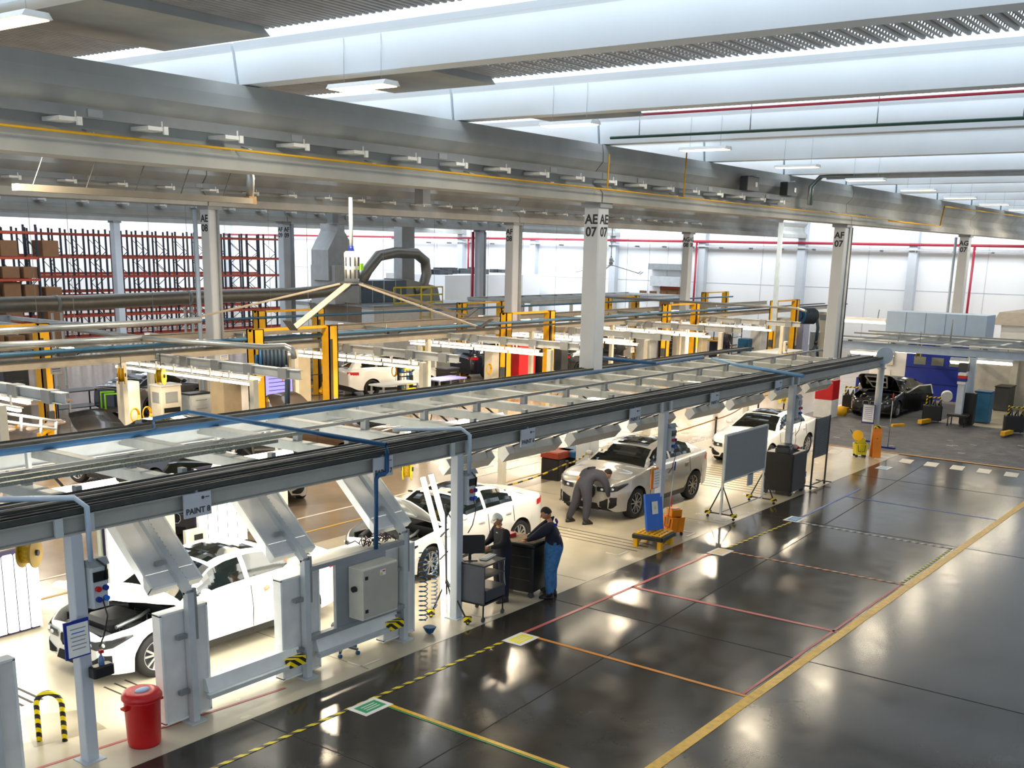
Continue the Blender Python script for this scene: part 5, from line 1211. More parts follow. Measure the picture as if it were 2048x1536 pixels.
# red and white column sleeve, orange tray stack
t = thing('column_guard', 'red over white guard sleeve around the foot of the AF 07 column', 'column guard', (42.4, 16.0, 0))
MB().cbox(-.36, .36, -.36, .36, 0, .72, .02).build('white_band', white, t); MB().cbox(-.36, .36, -.36, .36, .72, 1.5, .02).build('red_band', red, t); MB().cbox(-.34, .34, -.34, .34, 1.5, 1.62, .02).build('white_top', white, t); MB().cbox(-.35, .35, -.35, .35, 1.62, 1.85, .02).build('red_top', red, t)
for k, (m_, lab) in enumerate(((cordo, 'orange crate'), (blue, 'blue crate'))):
    t = thing('crate', lab+' stacked behind the roof of the silver car', 'crate', (25.0+.5*k, 17.0-.2*k, 0)); MB().cbox(-.4, .4, -.3, .3, 0, .62, .03).build('lower_crate', black, t); MB().cbox(-.42, .42, -.32, .32, .62, .80, .03).build('top_crate', m_, t)
tag(MB().prism([(-.22+26.9, 0), (.22+26.9, 0), (.1+26.9, .34), (-.1+26.9, .34)], 16.0, 16.3, 'y').build('yellow_wedge', yellow), 'yellow wedge on the floor beside the red and white column', 'wheel chock') if False else None
t = thing('yellow_cover', 'small yellow rounded cover beside the red and white column guard', 'cover', (43.3, 15.7, 0)); MB().lathe([(.24, 0), (.24, .22), (.18, .34), (0, .38)], 14).build('shell', yellow, t)
# ================================================================== MIDDLE WORKSHOP
MX = [13.6, 20.6, 27.4, 34.4, 41.4, 48.2, 55.2]
t = thing('light_gantry', 'grey steel gantry with lamp rails over the middle repair bays', 'gantry', (38, 28, 0))
b = MB(); ibeam(b, (-2, 28.9, 2.70), (76, 28.9, 2.70), .26, .18); b.build('long_beam', mat('beam_beige', 'A8A092', .5), t, True)
b = MB(); ibeam(b, (-2, 33.8, 2.75), (76, 33.8, 2.75), .26, .18); b.build('long_beam', mat('beam_beige', 'A8A092', .5), t, True)
for x in MX[:]:
    b = MB(); ibeam(b, (x, 22.6, 2.62), (x, 28.9, 2.62), .26, .2); b.build('cross_beam', pale, t, True)
    b = MB(); ibeam(b, (x+.2, 29.2, 2.66), (x+.2, 33.8, 2.66), .24, .2); b.build('cross_beam', pale, t, True)
    for k in range(5): MB().bb(x, 23.2+1.45*k, 2.75, .28, .34, .30).build('junction_box', grey, t, True)
    for y in (23.0, 28.9): MB().cbox(x-1.3-.09, x-1.3+.09, y-.09, y+.09, 0, 2.7, .01).build('post', cream, t, True)
for x in (16.5, 23.7, 31, 38, 45, 52, 59): MB().cbox(x-.1, x+.1, 33.7, 33.9, 0, 2.75, .01).build('post', cream, t, True)
for (y, z) in ((29.5, 2.98), (27.9, 3.02)):
    MB().box(-2, 76, y-.1, y+.1, z, z+.06).build('cable_tray', tray, t, True)
for k, x in enumerate(MX):
    tl = thing('tube_lamp_row', 'row of glowing tube lamps across the middle repair bays, %s from the left' % ORD[k], 'lamp', (x, 27, 2.38), 0, 'glowing tube lamp rows over the repair bays')
    for s, y0, y1, dz in ((-.28, 24.0, 30.8, 0), (.30, 24.6, 31.4, .06)):
        n = 4; L = (y1-y0)/n
        for j in range(n):
            MB().cbox(s-.05, s+.05, y0+j*L+.06-27, y0+(j+1)*L-.06-27, -.05+dz, .03+dz, .02).build('tube', warmtube, tl)
            for yy in (.25, .75): MB().box(s-.02, s+.02, y0+(j+yy)*L-27-.02, y0+(j+yy)*L-27+.02, .03+dz, .30).build('hanger', white, tl)
        MB().box(s-.06, s+.06, y0-27, y1-27, .03+dz, .06+dz).build('rail', white, tl)
    l = bpy.data.lights.new('lamp_light', 'AREA'); l.shape = 'RECTANGLE'; l.size = .6; l.size_y = 8; l.energy = 330; l.color = (1, .84, .62)
    lo = bpy.data.objects.new('lamp_light', l); C.objects.link(lo); lo.parent = tl; lo.location = (0, 0, -.12)
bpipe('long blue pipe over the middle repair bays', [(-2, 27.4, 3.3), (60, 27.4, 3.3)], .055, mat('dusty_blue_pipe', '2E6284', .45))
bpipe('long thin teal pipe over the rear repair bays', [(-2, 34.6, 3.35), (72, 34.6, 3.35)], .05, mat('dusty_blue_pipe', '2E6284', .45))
# grey extraction pipes
def epipe(lab, pts, r_=.11): 
    t = thing('extraction_pipe', lab, 'pipe', tuple(Vector(pts[0]))); MB().path(pts, r_, 10).build('pipe_run', ductm if r_ > .1 else steel, t, True); return t
j = G(283, 677, 3.75)
epipe('grey extraction pipe sloping in from the left edge to the branch above the cream machine', [G(-20, 692, 3.75), G(140, 685, 3.75), j], .09)
epipe('pale grey extraction pipe from the branch to the blue hose reel', [G(130, 655, 3.75), j, G(525, 694, 3.75), G(570, 692, 3.75), G(585, 700, 3.7), G(588, 716, 3.5)], .075)
epipe('grey pipe crossing from the left edge towards the first column', [G(-20, 664, 4.0), G(130, 655, 4.0), G(400, 640, 4.0)], .09)
epipe('thin grey pipe ending at the far blue hose reel', [G(1180, 592, 3.75), G(1595, 617, 3.75), G(1612, 622, 3.7)], .06)
def lift(x, y, lab, dx=3.2, h=3.62):
    t = thing('car_lift', lab, 'car lift', (x, y, 0))
    for s in (0, dx):
        b = MB(); sg = 1 if s == 0 else -1
        b.box(s-.20, s+.20, -.18, -.14, 0, h); b.box(s-.20, s-.16, -.18, .18, 0, h); b.box(s+.16, s+.20, -.18, .18, 0, h); b.box(s-.20, s+.20, .12, .18, 0, h) if s == 0 else b.box(s-.20, s+.20, .12, .18, 0, .01)
        b.box(s-.20, s+.20, -.18, .18, h-.02, h)
        b.build('column', yellow, t)
        if s: 
            MB().box(s-.17, s-.05, -.186, -.18, .3, h-.45).build('slot', mat('lift_slot_dark', '4A3A10', .6), t)
        MB().cbox(s-.12, s+.12, -.24, .24, .55, .85, .02).build('carriage', dark, t)
        for q in (-1, 1): MB().bar((s, q*.2, .30), (s+sg*1.0, q*1.1, .30), .12, .10).build('arm', yellow, t)
        MB().box(s-.28, s+.28, -.3, .3, 0, .03).build('base_plate', yellow, t)
    MB().bb(-.24, -.05, 1.15, .12, .22, .42).build('motor', dark, t); MB().bb(dx+.02, -.19, 1.0, .14, .01, .42).build('notice', mat('grey_tag', 'A8ACB8', .5), t)
    MB().box(-.2, dx+.2, -.06, .06, h-.08, h).build('top_bar', yellow, t)
    return t
for (x, y, lab) in ((22.95, 27.2, 'yellow two post car lift beside the blue hose reel'), (37.4, 28.3, 'yellow two post car lift left of the thick column, before the red cabinet'), (51.4, 28.4, 'yellow two post car lift right of the thick column'), (62.0, 27.1, 'yellow two post car lift beside the far blue hose reel'),
                    (29.6, 34.8, 'yellow two post car lift farther back over the brown car'), (42.5, 34.9, 'yellow two post car lift before the white equipment room'), (56.5, 35.2, 'yellow two post car lift in the rear row before the end wall doorway'), (16.0, 33.0, 'yellow two post car lift at the left picture edge'), (70.5, 36.0, 'yellow two post car lift farthest back by the end wall')):
    lift(x, y, lab)
def hose_reel(p, lab, s=1.0):
    t = thing('hose_reel', lab, 'hose reel', tuple(p), R(-38))
    MB().tube((-.30*s, 0, 0), (-.22*s, 0, 0), .42*s, 24).build('flange', blue, t); MB().tube((-.42*s, 0, 0), (-.30*s, 0, 0), .2*s, 16).build('gear', blue, t)
    b = MB()
    for k in range(6): b.lathe([(.36*s, -.07*s), (.44*s, 0), (.36*s, .07*s)], 20, (-.15*s+.12*s*k, 0, 0), 'x')
    b.build('hose_winding', mat('slate_hose', '24384A', .6), t); MB().tube((.54*s, 0, 0), (.60*s, 0, 0), .36*s, 20).build('flange', dark, t)
    MB().path([(.5*s, -.3*s, -.1*s), (.55*s, -.4*s, -.6*s), (.52*s, -.38*s, -1.35*s)], .085*s, 8).build('hanging_hose', mat('slate_hose', '24384A', .6), t)
    MB().tube((.52*s, -.38*s, -1.3*s), (.52*s, -.38*s, -1.5*s), .10*s, 10).build('hose_clamp', black, t)
    for q in (-.28, .28): MB().path([(.52*s, -.38*s, -1.5*s), (.52*s+q*.5, -.38*s, -1.75*s), (.52*s+q, -.38*s, -2.5*s)], .07*s, 8).build('forked_hose', mat('slate_hose', '24384A', .6), t)
    return t
hose_reel(onY(537, 722, 25.6), 'big blue hose reel with forked hose beside the yellow lift', .95)
hose_reel(onY(1612, 632, 27.0), 'far blue hose reel with forked hose by the AF 07 column', 1.15)
# machines, cabinets and boards of the middle bays  (pixel foot, size, colour)
def cab(px, py, w_, d, h, m_, lab, cat='cabinet', name='workshop_cabinet', drawers=0, top_m=None, scr=None, rz=0, z=0):
    g = G(px, py); t = thing(name, lab, cat, (g.x, g.y, z), rz)
    MB().cbox(-w_/2, w_/2, -d/2, d/2, .05, h, .02).build('body', m_, t); MB().box(-w_/2+.03, w_/2-.03, -d/2+.03, d/2-.03, 0, .05).build('plinth', dark, t)
    for k in range(drawers):
        z_ = .12+k*(h-.2)/drawers; hh = (h-.25)/drawers
        dr = MB(); dr.box(-w_/2+.04, w_/2-.04, -d/2-.015, -d/2, z_, z_+hh-.02); dr.box(-w_/2-.015, -w_/2, -d/2+.04, d/2-.04, z_, z_+hh-.02); do = dr.build('drawer', m_, t)
        MB().bb(0, -d/2-.03, z_+hh*.7, w_*.5, .02, .02).build('handle', chrome, do)
    if top_m: MB().cbox(-w_/2-.02, w_/2+.02, -d/2-.02, d/2+.02, h, h+.05, .01).build('top', top_m, t)
    if scr:
        MB().bb(-w_/2-.008, 0, h-.38, .012, d*.6, .36).build('screen', scr, t); MB().bb(0, -d/2-.008, h-.38, w_*.6, .012, .36).build('screen', scr, t)
        MB().bb(0, -d/2-.008, h-.8, w_*.8, .012, .16).build('slot', black, t)
    return t
cab(262, 868, .55, .5, 1.75, cream, 'tall cream air station with a yellow hose, left of the diagnostic machine')
cab(336, 862, .8, .6, 1.55, cream, 'cream diagnostic machine with a grey screen beneath the tube lamps', 'machine', 'diagnostic_machine', scr=grey, top_m=white)
cab(455, 868, .75, .7, 1.9, mat('stainless_panel', 'B4A890', .3, .5), 'brushed steel locker between the cream posts', name='steel_locker')
cab(852, 778, .8, .6, 1.55, cream, 'cream diagnostic machine with screen beside the parts rack', 'machine', 'diagnostic_machine', scr=grey, top_m=white)
cab(895, 785, .9, .6, 1.05, black, 'black tool trolley with drawers beside the white machine', 'trolley', 'tool_trolley', drawers=6, top_m=dark)
cab(1040, 772, 1.3, .8, 1.95, red, 'big red tool cabinet behind the yellow lift', name='tool_cabinet', drawers=0)
cab(1085, 768, 1.0, .7, 1.75, black, 'black cabinet with pale top beside the big red tool cabinet', name='tool_cabinet', top_m=cream)
cab(985, 785, .7, .45, 2.0, cream, 'cream wall station with coiled yellow hose left of the yellow lift post')
cab(1245, 740, .9, .6, 1.9, mat('polished_sheet', 'C8C8C4', .2, .6), 'shiny grey cabinet just right of the thick column')
cab(1290, 738, 1.2, .6, 2.3, pale, 'pale grey double locker right of the thick column')
cab(1365, 735, 1.3, .8, 2.3, white, 'broad white locker between the two yellow lift posts')
cab(1490, 712, .9, .7, 1.1, mat('teal_bin', '2A6A94', .5), 'blue square bin near the distant worker', 'bin', 'blue_bin')
cab(1515, 712, 1.0, .7, 2.2, white, 'white locker left of the far yellow lift')
cab(1560, 706, 1.0, .7, 2.3, cream, 'cream locker between the far yellow lift posts')
cab(1600, 706, 1.0, .6, 2.3, mat('lilac_grey', 'A8AAC0', .5), 'lilac grey locker behind the far hose reel')
cab(1650, 700, 1.6, .8, 2.6, cream, 'cream control station left of the AF 07 column', scr=grey)
for (px, py, lab) in ((269, 845, 'coiled yellow hose hung on the tall cream air station'), (293, 842, 'coiled yellow hose hung left of the diagnostic machine'), (788, 772, 'coiled pale yellow hose hung behind the parts rack'), (977, 768, 'coiled yellow hose hung on the cream wall station')):
    g = G(px, py+25); p = onY(px, py-15 if py > 800 else py-30, g.y-.35); t = MB()
    for k in range(3): t.path([(p.x+(.14+.015*k)*math.cos(a), p.y-.02*k, p.z+(.2+.015*k)*math.sin(a)) for a in [2*math.pi*i/14 for i in range(15)]], .02, 5)
    tag(t.build('coiled_hose', yellow), lab, 'hose')
# board monitor, parts rack, orange bags, tables
t = thing('display_screen', 'large lit lilac display behind the blue hose reel', 'screen', tuple(onY(558, 768, 28.2)))
MB().bb(0, .03, 0, 1.25, .06, .78).build('frame', black, t); MB().bb(0, -.005, 0, 1.17, .01, .70).build('picture', screen, t)
for k in range(4): MB().bb(-.1, -.014, .2-.13*k, .7, .004, .02).build('printed_line', dblue, t)
MB().bb(.15, -.014, .12, .06, .004, .1).build('printed_mark', orange, t); MB().box(-.04, .04, 0, .06, -1.6, -.39).build('stand', dark, t); MB().box(-.3, .3, -.2, .25, -1.66, -1.6).build('foot', dark, t)
g = G(812, 800)
t = thing('parts_rack', 'black rack with rows of small pale bins and yellow trays', 'rack', (g.x, g.y, 0))
MB().box(-.45, .45, 0, .08, 0, 1.75).build('back', black, t)
for j_ in range(7):
    for k in range(5):
        if j_ > 3 and k > 2: continue
        MB().bb(-.34+.17*k, -.06, 1.6-.17*j_, .12, .12, .11).build('small_bin', (pale, cream, blue, cream)[(k+j_) % 4], t)
for z in (.28, .48, .68, 1.3): MB().bb(.08, -.1, z, .7, .2, .04).build('tray', lyellow, t)
for k, (px, py, m_, lab) in enumerate(((775, 793, orange, 'orange bundle'), (808, 789, red, 'red bundle'), (758, 796, mat('amber_cloth', 'D88A1A', .7), 'amber bundle'), (790, 790, mat('lilac_cloth', 'A8A8C0', .7), 'lilac bundle'))):
    g = G(px, py, 1.0); b = MB(); b.ball((g.x, g.y, 1.0), .28, 10, 6, (1.4, .9, .4)); tag(b.build('bundle', m_), lab+' lying on the bench behind the gantry', 'bundle')
for (px, py, w_, d, lab, m_) in ((790, 812, 2.2, .8, 'steel bench with bundles behind the gantry', pale), (890, 800, 1.8, .9, 'bench with a pale violet sheet left of the yellow lift', mat('violet_sheet', '9A9AE0', .5)), (60, 858, 2.6, 1.2, 'long grey bench at the left edge loaded with clear bags', mat('bench_top_brown', '9A8A7C', .6)), (1550, 735, 4.0, 1.6, 'long steel bench behind the far end of the gantry', pale)):
    g = G(px, py); t = thing('workbench', lab, 'bench', (g.x, g.y, 0)); MB().cbox(-w_/2, w_/2, -d/2, d/2, .88, .94, .01).build('top', m_, t)
    for x in (-w_/2+.1, w_/2-.1):
        for y in (-d/2+.08, d/2-.08): MB().box(x-.03, x+.03, y-.03, y+.03, 0, .88).build('leg', grey, t)
g = G(70, 858, .94); rr = random.Random(2); b = MB()
for k in range(14): b.ball((g.x+rr.uniform(-.8, .9), g.y+rr.uniform(-.4, .4), 1.02), rr.uniform(.1, .2), 8, 5, (1.3, 1, .5))
tag(b.build('plastic_bags', mat('clear_plastic', 'D0C0B4', .2, coat=.5)), 'heap of clear plastic bags on the long bench at the left edge', 'bags', kind='stuff')
t = thing('safety_rail', 'white tubular rail around the bench at the left edge', 'rail', tuple(G(60, 862)))
for (a, c) in (((0, 825), (112, 842)), ((112, 842), (112, 870)), ((0, 841), (112, 858)), ((42, 830), (42, 862)), ((82, 838), (82, 868))):
    MB().tube(onY(a[0], a[1], 24.5), onY(c[0], c[1], 24.5), .035, 6).build('rail', pale, t, True)
# small sign plates hanging in the middle bays
for (px, py, Y, lab) in ((112, 738, 29, 'small white hanging sign left of the cream posts'), (448, 712, 29.5, 'small white hanging sign right of the hanging lamp'), (1265, 700, 30, 'small white sign right of the thick column')):
    p = onY(px, py, Y); t = thing('bay_sign', lab, 'sign', tuple(p)); MB().bb(0, 0, 0, .34, .02, .28).build('plate', white, t)
    for k in range(3): MB().bb(0, -.012, .06-.06*k, .24, .003, .02).build('printed_line', (red, bblue, grey)[k], t)
    MB().tube((0, 0, .14), (0, 0, .4), .01, 6).build('hanger', grey, t)
# yellow reels / lamps in the middle bays
reel('yellow wall fan shaped reel on its arm left of the tall air station', onY(243, 750, 27.2), (.8, -.6, 0), .26, mat('amber_reel', 'D0A020', .4), .3)
reel('yellow hazard striped reel above the diagnostic machine', onY(322, 752, 28.0), (.6, -.8, 0), .26)
reel('yellow reel behind the tube lamps left of the dark blue estate car', onY(850, 692, 33.0), (.6, -.8, 0), .30)
reel('yellow reel hanging right of the thick column', onY(1216, 652, 33.0), (.6, -.8, 0), .26)
reel('yellow reel under the beam before the blue roller door', onX(1838, 702, 47.5), (.2, -.9, 0), .30)
g = G(150, 862); t = thing('parts_table', 'dark two tier steel table behind the black car bonnet', 'table', (G(150, 830).x, G(150, 830).y, 0))
MB().box(-.9, .9, -.4, .4, .88, .92).build('top', dark, t); MB().box(-.9, .9, -.4, .4, .3, .33).build('shelf', dark, t)
for x in (-.87, .87):
    for y in (-.37, .37): MB().box(x-.02, x+.02, y-.02, y+.02, 0, .88).build('leg', black, t)
g = G(238, 838); t = thing('green_cart', 'lime green tubular cart behind the open bonnet', 'cart', (g.x, g.y, 0), R(-20)); gm = mat('lime_tube', '8ADC28', .4)
MB().path([(-.5, -.3, .1), (-.5, -.3, .95), (.4, -.3, .95), (.5, -.3, .6)], .04, 8).build('tube_frame', gm, t); MB().path([(-.5, .3, .1), (-.5, .3, .95), (.4, .3, .95), (.5, .3, .6)], .04, 8).build('tube_frame', gm, t); MB().cbox(-.5, .5, -.3, .3, .3, .4, .02).build('deck', dark, t)
# second deck of roof frames farther back
for k, (Y, x0, x1, lab) in enumerate(((38.5, 8, 24, 'pale blue roof frame left of the AE 08 column, farther back'), (40.5, 56, 76, 'grey roof frame farther back behind the rear repair bays'))):
    t = thing('roof_frame', lab, 'gantry', (x0, Y, 3.0))
    for y in (Y, Y+5): b = MB(); ibeam(b, (x0, y, 2.9), (x1, y, 2.9), .28, .18); b.build('long_beam', bluerail if k == 0 else pale, t, True)
    n = int((x1-x0)/2)
    for i in range(n+1): MB().box(x0+2*i-.08, x0+2*i+.08, Y, Y+5, 3.0, 3.14).build('cross_beam', pale, t, True)
    for i in range(0, n+1, 3):
        for y in (Y, Y+5): MB().box(x0+2*i-.09, x0+2*i+.09, y-.09, y+.09, 0, 2.9).build('post', cream, t, True)
for k in range(9):
    tl = thing('tube_lamp_row', 'short glowing tube lamp over the rear bays, %s from the left' % ORD[k], 'lamp', (22+5.5*k, 36.8+(k%2)*.8, 2.5), 0, 'short tube lamps over the rear bays')
    MB().cbox(-.06, .06, -1.8, 1.8, -.05, .03, .02).build('tube', warmtube, tl); MB().box(-.08, .08, -1.8, 1.8, .03, .07).build('rail', white, tl)
    for s in (-1.2, 1.2): MB().tube((0, s, .07), (0, s, 7.0), .01, 5).build('hanger', grey, tl)
# ================================================================== WHITE EQUIPMENT ROOM WITH DUCTS
RZ = 2.8; c0 = G(748, 616, RZ); rl = onX(590, 608, c0.x); RX1 = onY(958, 606, c0.y).x
t = thing('equipment_room', 'white walled room with ductwork on its roof behind the first big fan', 'building', (c0.x, c0.y, 0))
MB().box(c0.x, RX1, c0.y, rl.y, 0, RZ).build('walls', mat('room_cladding', 'DADCDC', .6), t, True); MB().box(c0.x-.08, RX1+.08, c0.y-.08, rl.y+.1, RZ, RZ+.12).build('roof_edge', grey, t, True)
for z in (1.4, 2.7): MB().box(c0.x-.01, RX1, c0.y-.01, rl.y, z, z+.03).build('panel_joint', grey, t, True)
MB().box(c0.x-.03, c0.x, c0.y+1.0, c0.y+(rl.y-c0.y)*.8, 1.9, 3.0).build('window', mat('brown_window', '8A7A68', .2), t, True)
def box_duct(b, P, s):
    for (a, c) in zip(P[:-1], P[1:]): b.bar(a, c, s, s)
Yc = (c0.y+rl.y)/2; Xc = c0.x
t = thing('air_handler', 'blue grey air handling cabinets and square duct standing on the white room', 'machine', (Xc+1, Yc, RZ))
w1 = onY(646, 590, Yc).x; w2 = onY(696, 590, Yc).x; w3 = onY(800, 590, Yc).x; w4 = onY(862, 590, Yc).x
bd = mat('blue_grey_duct', 'AEB2B4', .5, .1)
MB().cbox(w1, w2, Yc-1, Yc+1, RZ+.12, onY(640, 530, Yc).z, .02).build('cabinet', bd, t, True)
zA, zB, zC, zD = (onY(660, y, Yc).z for y in (500, 462, 430, 560))
MB().prism([(w1-.2, zD), (w2-.1, zD), (w2-.1, zA), (w2-.9, zB), (w2-.9, 7.9), (w1+.55, 7.9), (w1+.55, zB), (w1-.2, zA)], Yc-.7, Yc+.7, 'y').build('square_duct', bd, t, True)
MB().box(w2+.1, w3-.4, Yc-.9, Yc+1, RZ+.12, RZ+.12+1.3).build('louvre_box', mat('louvre_dark', '4E6072', .5), t, True)
for k in range(4): MB().box(w2+.1+k*(w3-w2-.5)/4, w2+.14+k*(w3-w2-.5)/4, Yc-.93, Yc-.9, RZ+.14, RZ+1.4).build('louvre_rib', pale, t, True)
MB().prism([(w3-.6, RZ+.12), (w4, RZ+.12), (w4-.3, RZ+1.0), (w3-.2, RZ+1.5), (w3-.6, RZ+1.5)], Yc-.8, Yc+.8, 'y').build('fan_housing', ductm, t, True)
t = thing('arch_duct', 'big round duct arching over the roof of the white room', 'duct', (Xc+2, Yc, RZ))
pts = [onY(x, y, Yc-.6) for x, y in ((715, 578), (735, 540), (757, 512), (790, 505), (832, 507), (850, 522), (853, 548), (846, 572), (825, 583))]
MB().path(pts, .33, 14).build('round_duct', ductm, t, True)
for k in (3, 5, 6):
    p = pts[k]; q = (pts[k+1]-pts[k-1]).normalized(); MB().tube(p-q*.05, p+q*.05, .32, 14).build('joint_ring', grey, t, True)
t = thing('square_stack', 'pale blue square stack rising from the white room to the roof', 'duct', tuple(onY(808, 560, Yc+.5)))
x0, x1 = onY(797, 480, Yc+.5).x, onY(822, 480, Yc+.5).x
MB().box(x0, x1, Yc+.2, Yc+.9, RZ+.1, 9.3).build('shaft', bd, t, True)
t = thing('roof_railing', 'yellow railing and ladder at the right end of the white room roof', 'railing', tuple(onY(860, 600, c0.y+.3)))
ya = c0.y+.2
for z in (RZ+.2, RZ+.65, RZ+1.1):
    MB().tube((onY(788, 600, ya).x, ya, z), (onY(885, 600, ya).x, ya, z), .045, 6).build('rail', lyellow, t, True)
for px in (788, 802, 842, 863, 885): x = onY(px, 600, ya).x; MB().tube((x, ya, RZ+.1), (x, ya, RZ+1.1), .04, 6).build('post', lyellow, t, True)
for px in (843, 862): x = onY(px, 600, ya-.3).x; MB().tube((x, ya-.3, .3), (x, ya-.3, RZ+1.2), .04, 6).build('ladder_rail', lyellow, t, True)
for k in range(9): x = onY(843, 600, ya-.3).x; MB().tube((x, ya-.3, .5+.42*k), (onY(862, 600, ya-.3).x, ya-.3, .5+.42*k), .025, 6).build('rung', lyellow, t, True)
t = thing('low_white_room', 'long low white room right of the equipment room with pipes on its roof', 'building', (62, 52, 0))
a, c = onX(965, 560, 66), onX(1240, 590, 66)
p0, p1 = onY(890, 562, 54), Vector((75.9, 54, 0))
MB().box(p0.x, p1.x, 54, 60, 0, 4.25).build('walls', wallm, t, True)
rr = random.Random(4); mch = MB()
for k in range(26): x = rr.uniform(p0.x+.5, p1.x-.5); mch.bb(x, 55+rr.uniform(0, 3), 4.25+.2, rr.uniform(.3, 1.4), rr.uniform(.3, .8), rr.uniform(.2, .6))
mch.build('roof_machinery', dark, t, True)['kind'] = 'stuff'
MB().cbox(onY(1112, 540, 54).x, onY(1132, 540, 54).x, 54.5, 55.5, 4.3, 6.0, .02).build('roof_unit', grey, t, True)
# long round duct before the racks
def dpt(px, py, Y=44.5): return onY(px, py, Y)
t = thing('long_round_duct', 'long fat round duct running from the left edge to the white room', 'duct', tuple(dpt(300, 597)))
MB().path([dpt(-40, 611), dpt(150, 606), dpt(400, 594), dpt(590, 588), dpt(645, 583), dpt(685, 573), dpt(700, 560)], .33, 14).build('round_duct', ductm, t, True)
for px, py in ((112, 607), (376, 596)): p = dpt(px, py); MB().tube(p-Vector((.08, 0, 0)), p+Vector((.08, 0, 0)), .36, 14).build('joint_ring', grey, t, True); MB().box(p.x-.25, p.x-.18, p.y-.05, p.y+.05, 0, p.z-.4).build('support', pale, t, True); MB().box(p.x+.18, p.x+.25, p.y-.05, p.y+.05, 0, p.z-.4).build('support', pale, t, True)
# ================================================================== STORAGE RACKS
def rack(Y, x0, x1, lab, levels, n, cartons=0, h=6.9):
    t = thing('pallet_rack', lab, 'storage rack', (x0, Y, 0)); st = (x1-x0)/n
    for i in range(n+1):
        x = x0+st*i; b = MB()
        for y in (Y, Y+1.3): b.box(x-.05, x+.05, y-.05, y+.05, 0, h)
        k = 0; z = .3
        while z < h-.8: b.bar((x, Y if k % 2 else Y+1.3, z), (x, Y+1.3 if k % 2 else Y, z+.75), .035, .035); z += .75; k += 1
        b.build('upright_frame', rackb, t, True)
    for z in levels:
        for y in (Y-.05, Y+1.35): MB().box(x0, x1, y-.03, y+.03, z-.07, z+.07).build('beam', cordo, t, True)
    rr = random.Random(int(Y))
    for z in levels[:-1]:
        for i in range(cartons):
            x = x0+.7+i*1.25
            if rr.random() < .85: MB().cbox(x-.5, x+.5, Y+.05, Y+1.2, z+.1, z+rr.uniform(.7, 1.1), .02).build('carton', carton, t, True)
    return t
LV = (.15, 1.5, 2.75, 3.95, 5.15, 6.55)
rack(64.5, 33, 58.2, 'long orange and dark blue pallet rack behind the duct, front row', LV, 16)
rack(70.5, 30, 60, 'second row of empty orange and dark blue pallet racks', LV, 17)
rack(60.0, 24, onY(74, 500, 60).x, 'pallet rack loaded with brown cartons at the left edge', LV, 4, 10, 7.0)
# ================================================================== BIG CEILING FANS, HEATER
def big_fan(p, Rr, droop, lab, ztop, ang0, n=6, sc=1.0):
    t = thing('ceiling_fan', lab, 'ceiling fan', tuple(p)); t.scale = (sc, sc, sc); ztop = p[2]+(ztop-p[2])/sc
    MB().tube((0, 0, .55), (0, 0, ztop-p[2]), .06, 8).build('down_rod', pale, t); MB().lathe([(.22, -.35), (.22, .50), (.16, .55)], 14).build('motor_housing', white, t)
    sl = MB()
    for k in range(10):
        a = 2*math.pi*k/10
        for z in (-.12, .25): sl.bb(.225*math.cos(a), .225*math.sin(a), z, .03, .03, .26)
    sl.build('vent_slots', dark, t)['kind'] = 'stuff'
    MB().lathe([(.08, .55), (.08, .7)], 10).build('blue_joint', dblue, t); MB().lathe([(.36, -.45), (.36, -.37)], 16).build('hub', dark, t)
    MB().bb(.18, -.24, .1, .12, .06, .2).build('green_sticker', mat('sticker_green', '8ACC30', .5), t)
    for k in range(n):
        a = ang0+2*math.pi*k/n; u = Vector((math.cos(a), math.sin(a), 0)); s = Vector((-u.y, u.x, 0))
        A = u*.3+Vector((0, 0, -.4)); B_ = u*Rr+Vector((0, 0, -.4-droop))
        b = MB(); n0 = len(b.v)
        for q in (A, B_):
            for (o1, o2) in ((-.10, -.015), (.10, -.03), (.10, .0), (-.10, .03)): b.v.append(tuple(q+s*o1+Vector((0, 0, o2))))
        for f in ((3, 2, 1, 0), (4, 5, 6, 7), (0, 1, 5, 4), (1, 2, 6, 5), (2, 3, 7, 6), (3, 0, 4, 7)): b.face([n0+i for i in f])
        bo = b.build('blade', mat('fan_blade_beige', '948A7A', .55), t)
        MB().bar(B_-Vector((0, 0, .05)), B_+u*.45+Vector((0, 0, .22)), .22, .02, (0, 0, 1)).build('winglet', dark, bo)
big_fan(onY(703, 540, 24.2), 4.5, 1.05, 'big beige bladed ceiling fan near the first columns', 7.6, R(205), 5)
big_fan(onY(1222, 524, 44), 4.3, .9, 'second big ceiling fan farther off behind the thick column', 8.2, R(195), 5, .6)
t = thing('strip_heater', 'long beige strip heater hanging under the first girder', 'heater', tuple(onY(260, 388, 24)))
a, c = onY(30, 374, 24), onY(500, 402, 24); MB().bar(a, c, .26, .15).build('casing', mat('heater_beige', '8E887C', .6), t, True)
for k in range(5): p = a+(c-a)*(k+.3)/5; MB().tube(p, p+Vector((.6, 0, 1.3)), .012, 5).build('suspension_wire', dark, t, True)
MB().path([c+Vector((.0, 0, .1)), c+Vector((.05, 0, .6)), c+Vector((-.05, 0, .95)), c+Vector((-.4, 0, 1.3))], .11, 10).build('flue', steel, t, True); MB().bb(c.x, c.y, c.z+.02, .25, .25, .2).build('burner', mat('burner_brown', '8A6A48', .5), t, True)
for (Y, px, py, lab) in ((30, 845, 385, 'short grey duct hanging between the first two girders'), (46, 665, 430, 'square blue grey duct end seen under the second girder')):
    p = onY(px, py, Y); t = thing('duct_stub', lab, 'duct', tuple(p)); MB().box(-.22, .22, -.22, .22, -.45, 9.45-p.z).build('shell', grey, t); MB().bb(0, 0, -.46, .5, .5, .03).build('flange', pale, t)
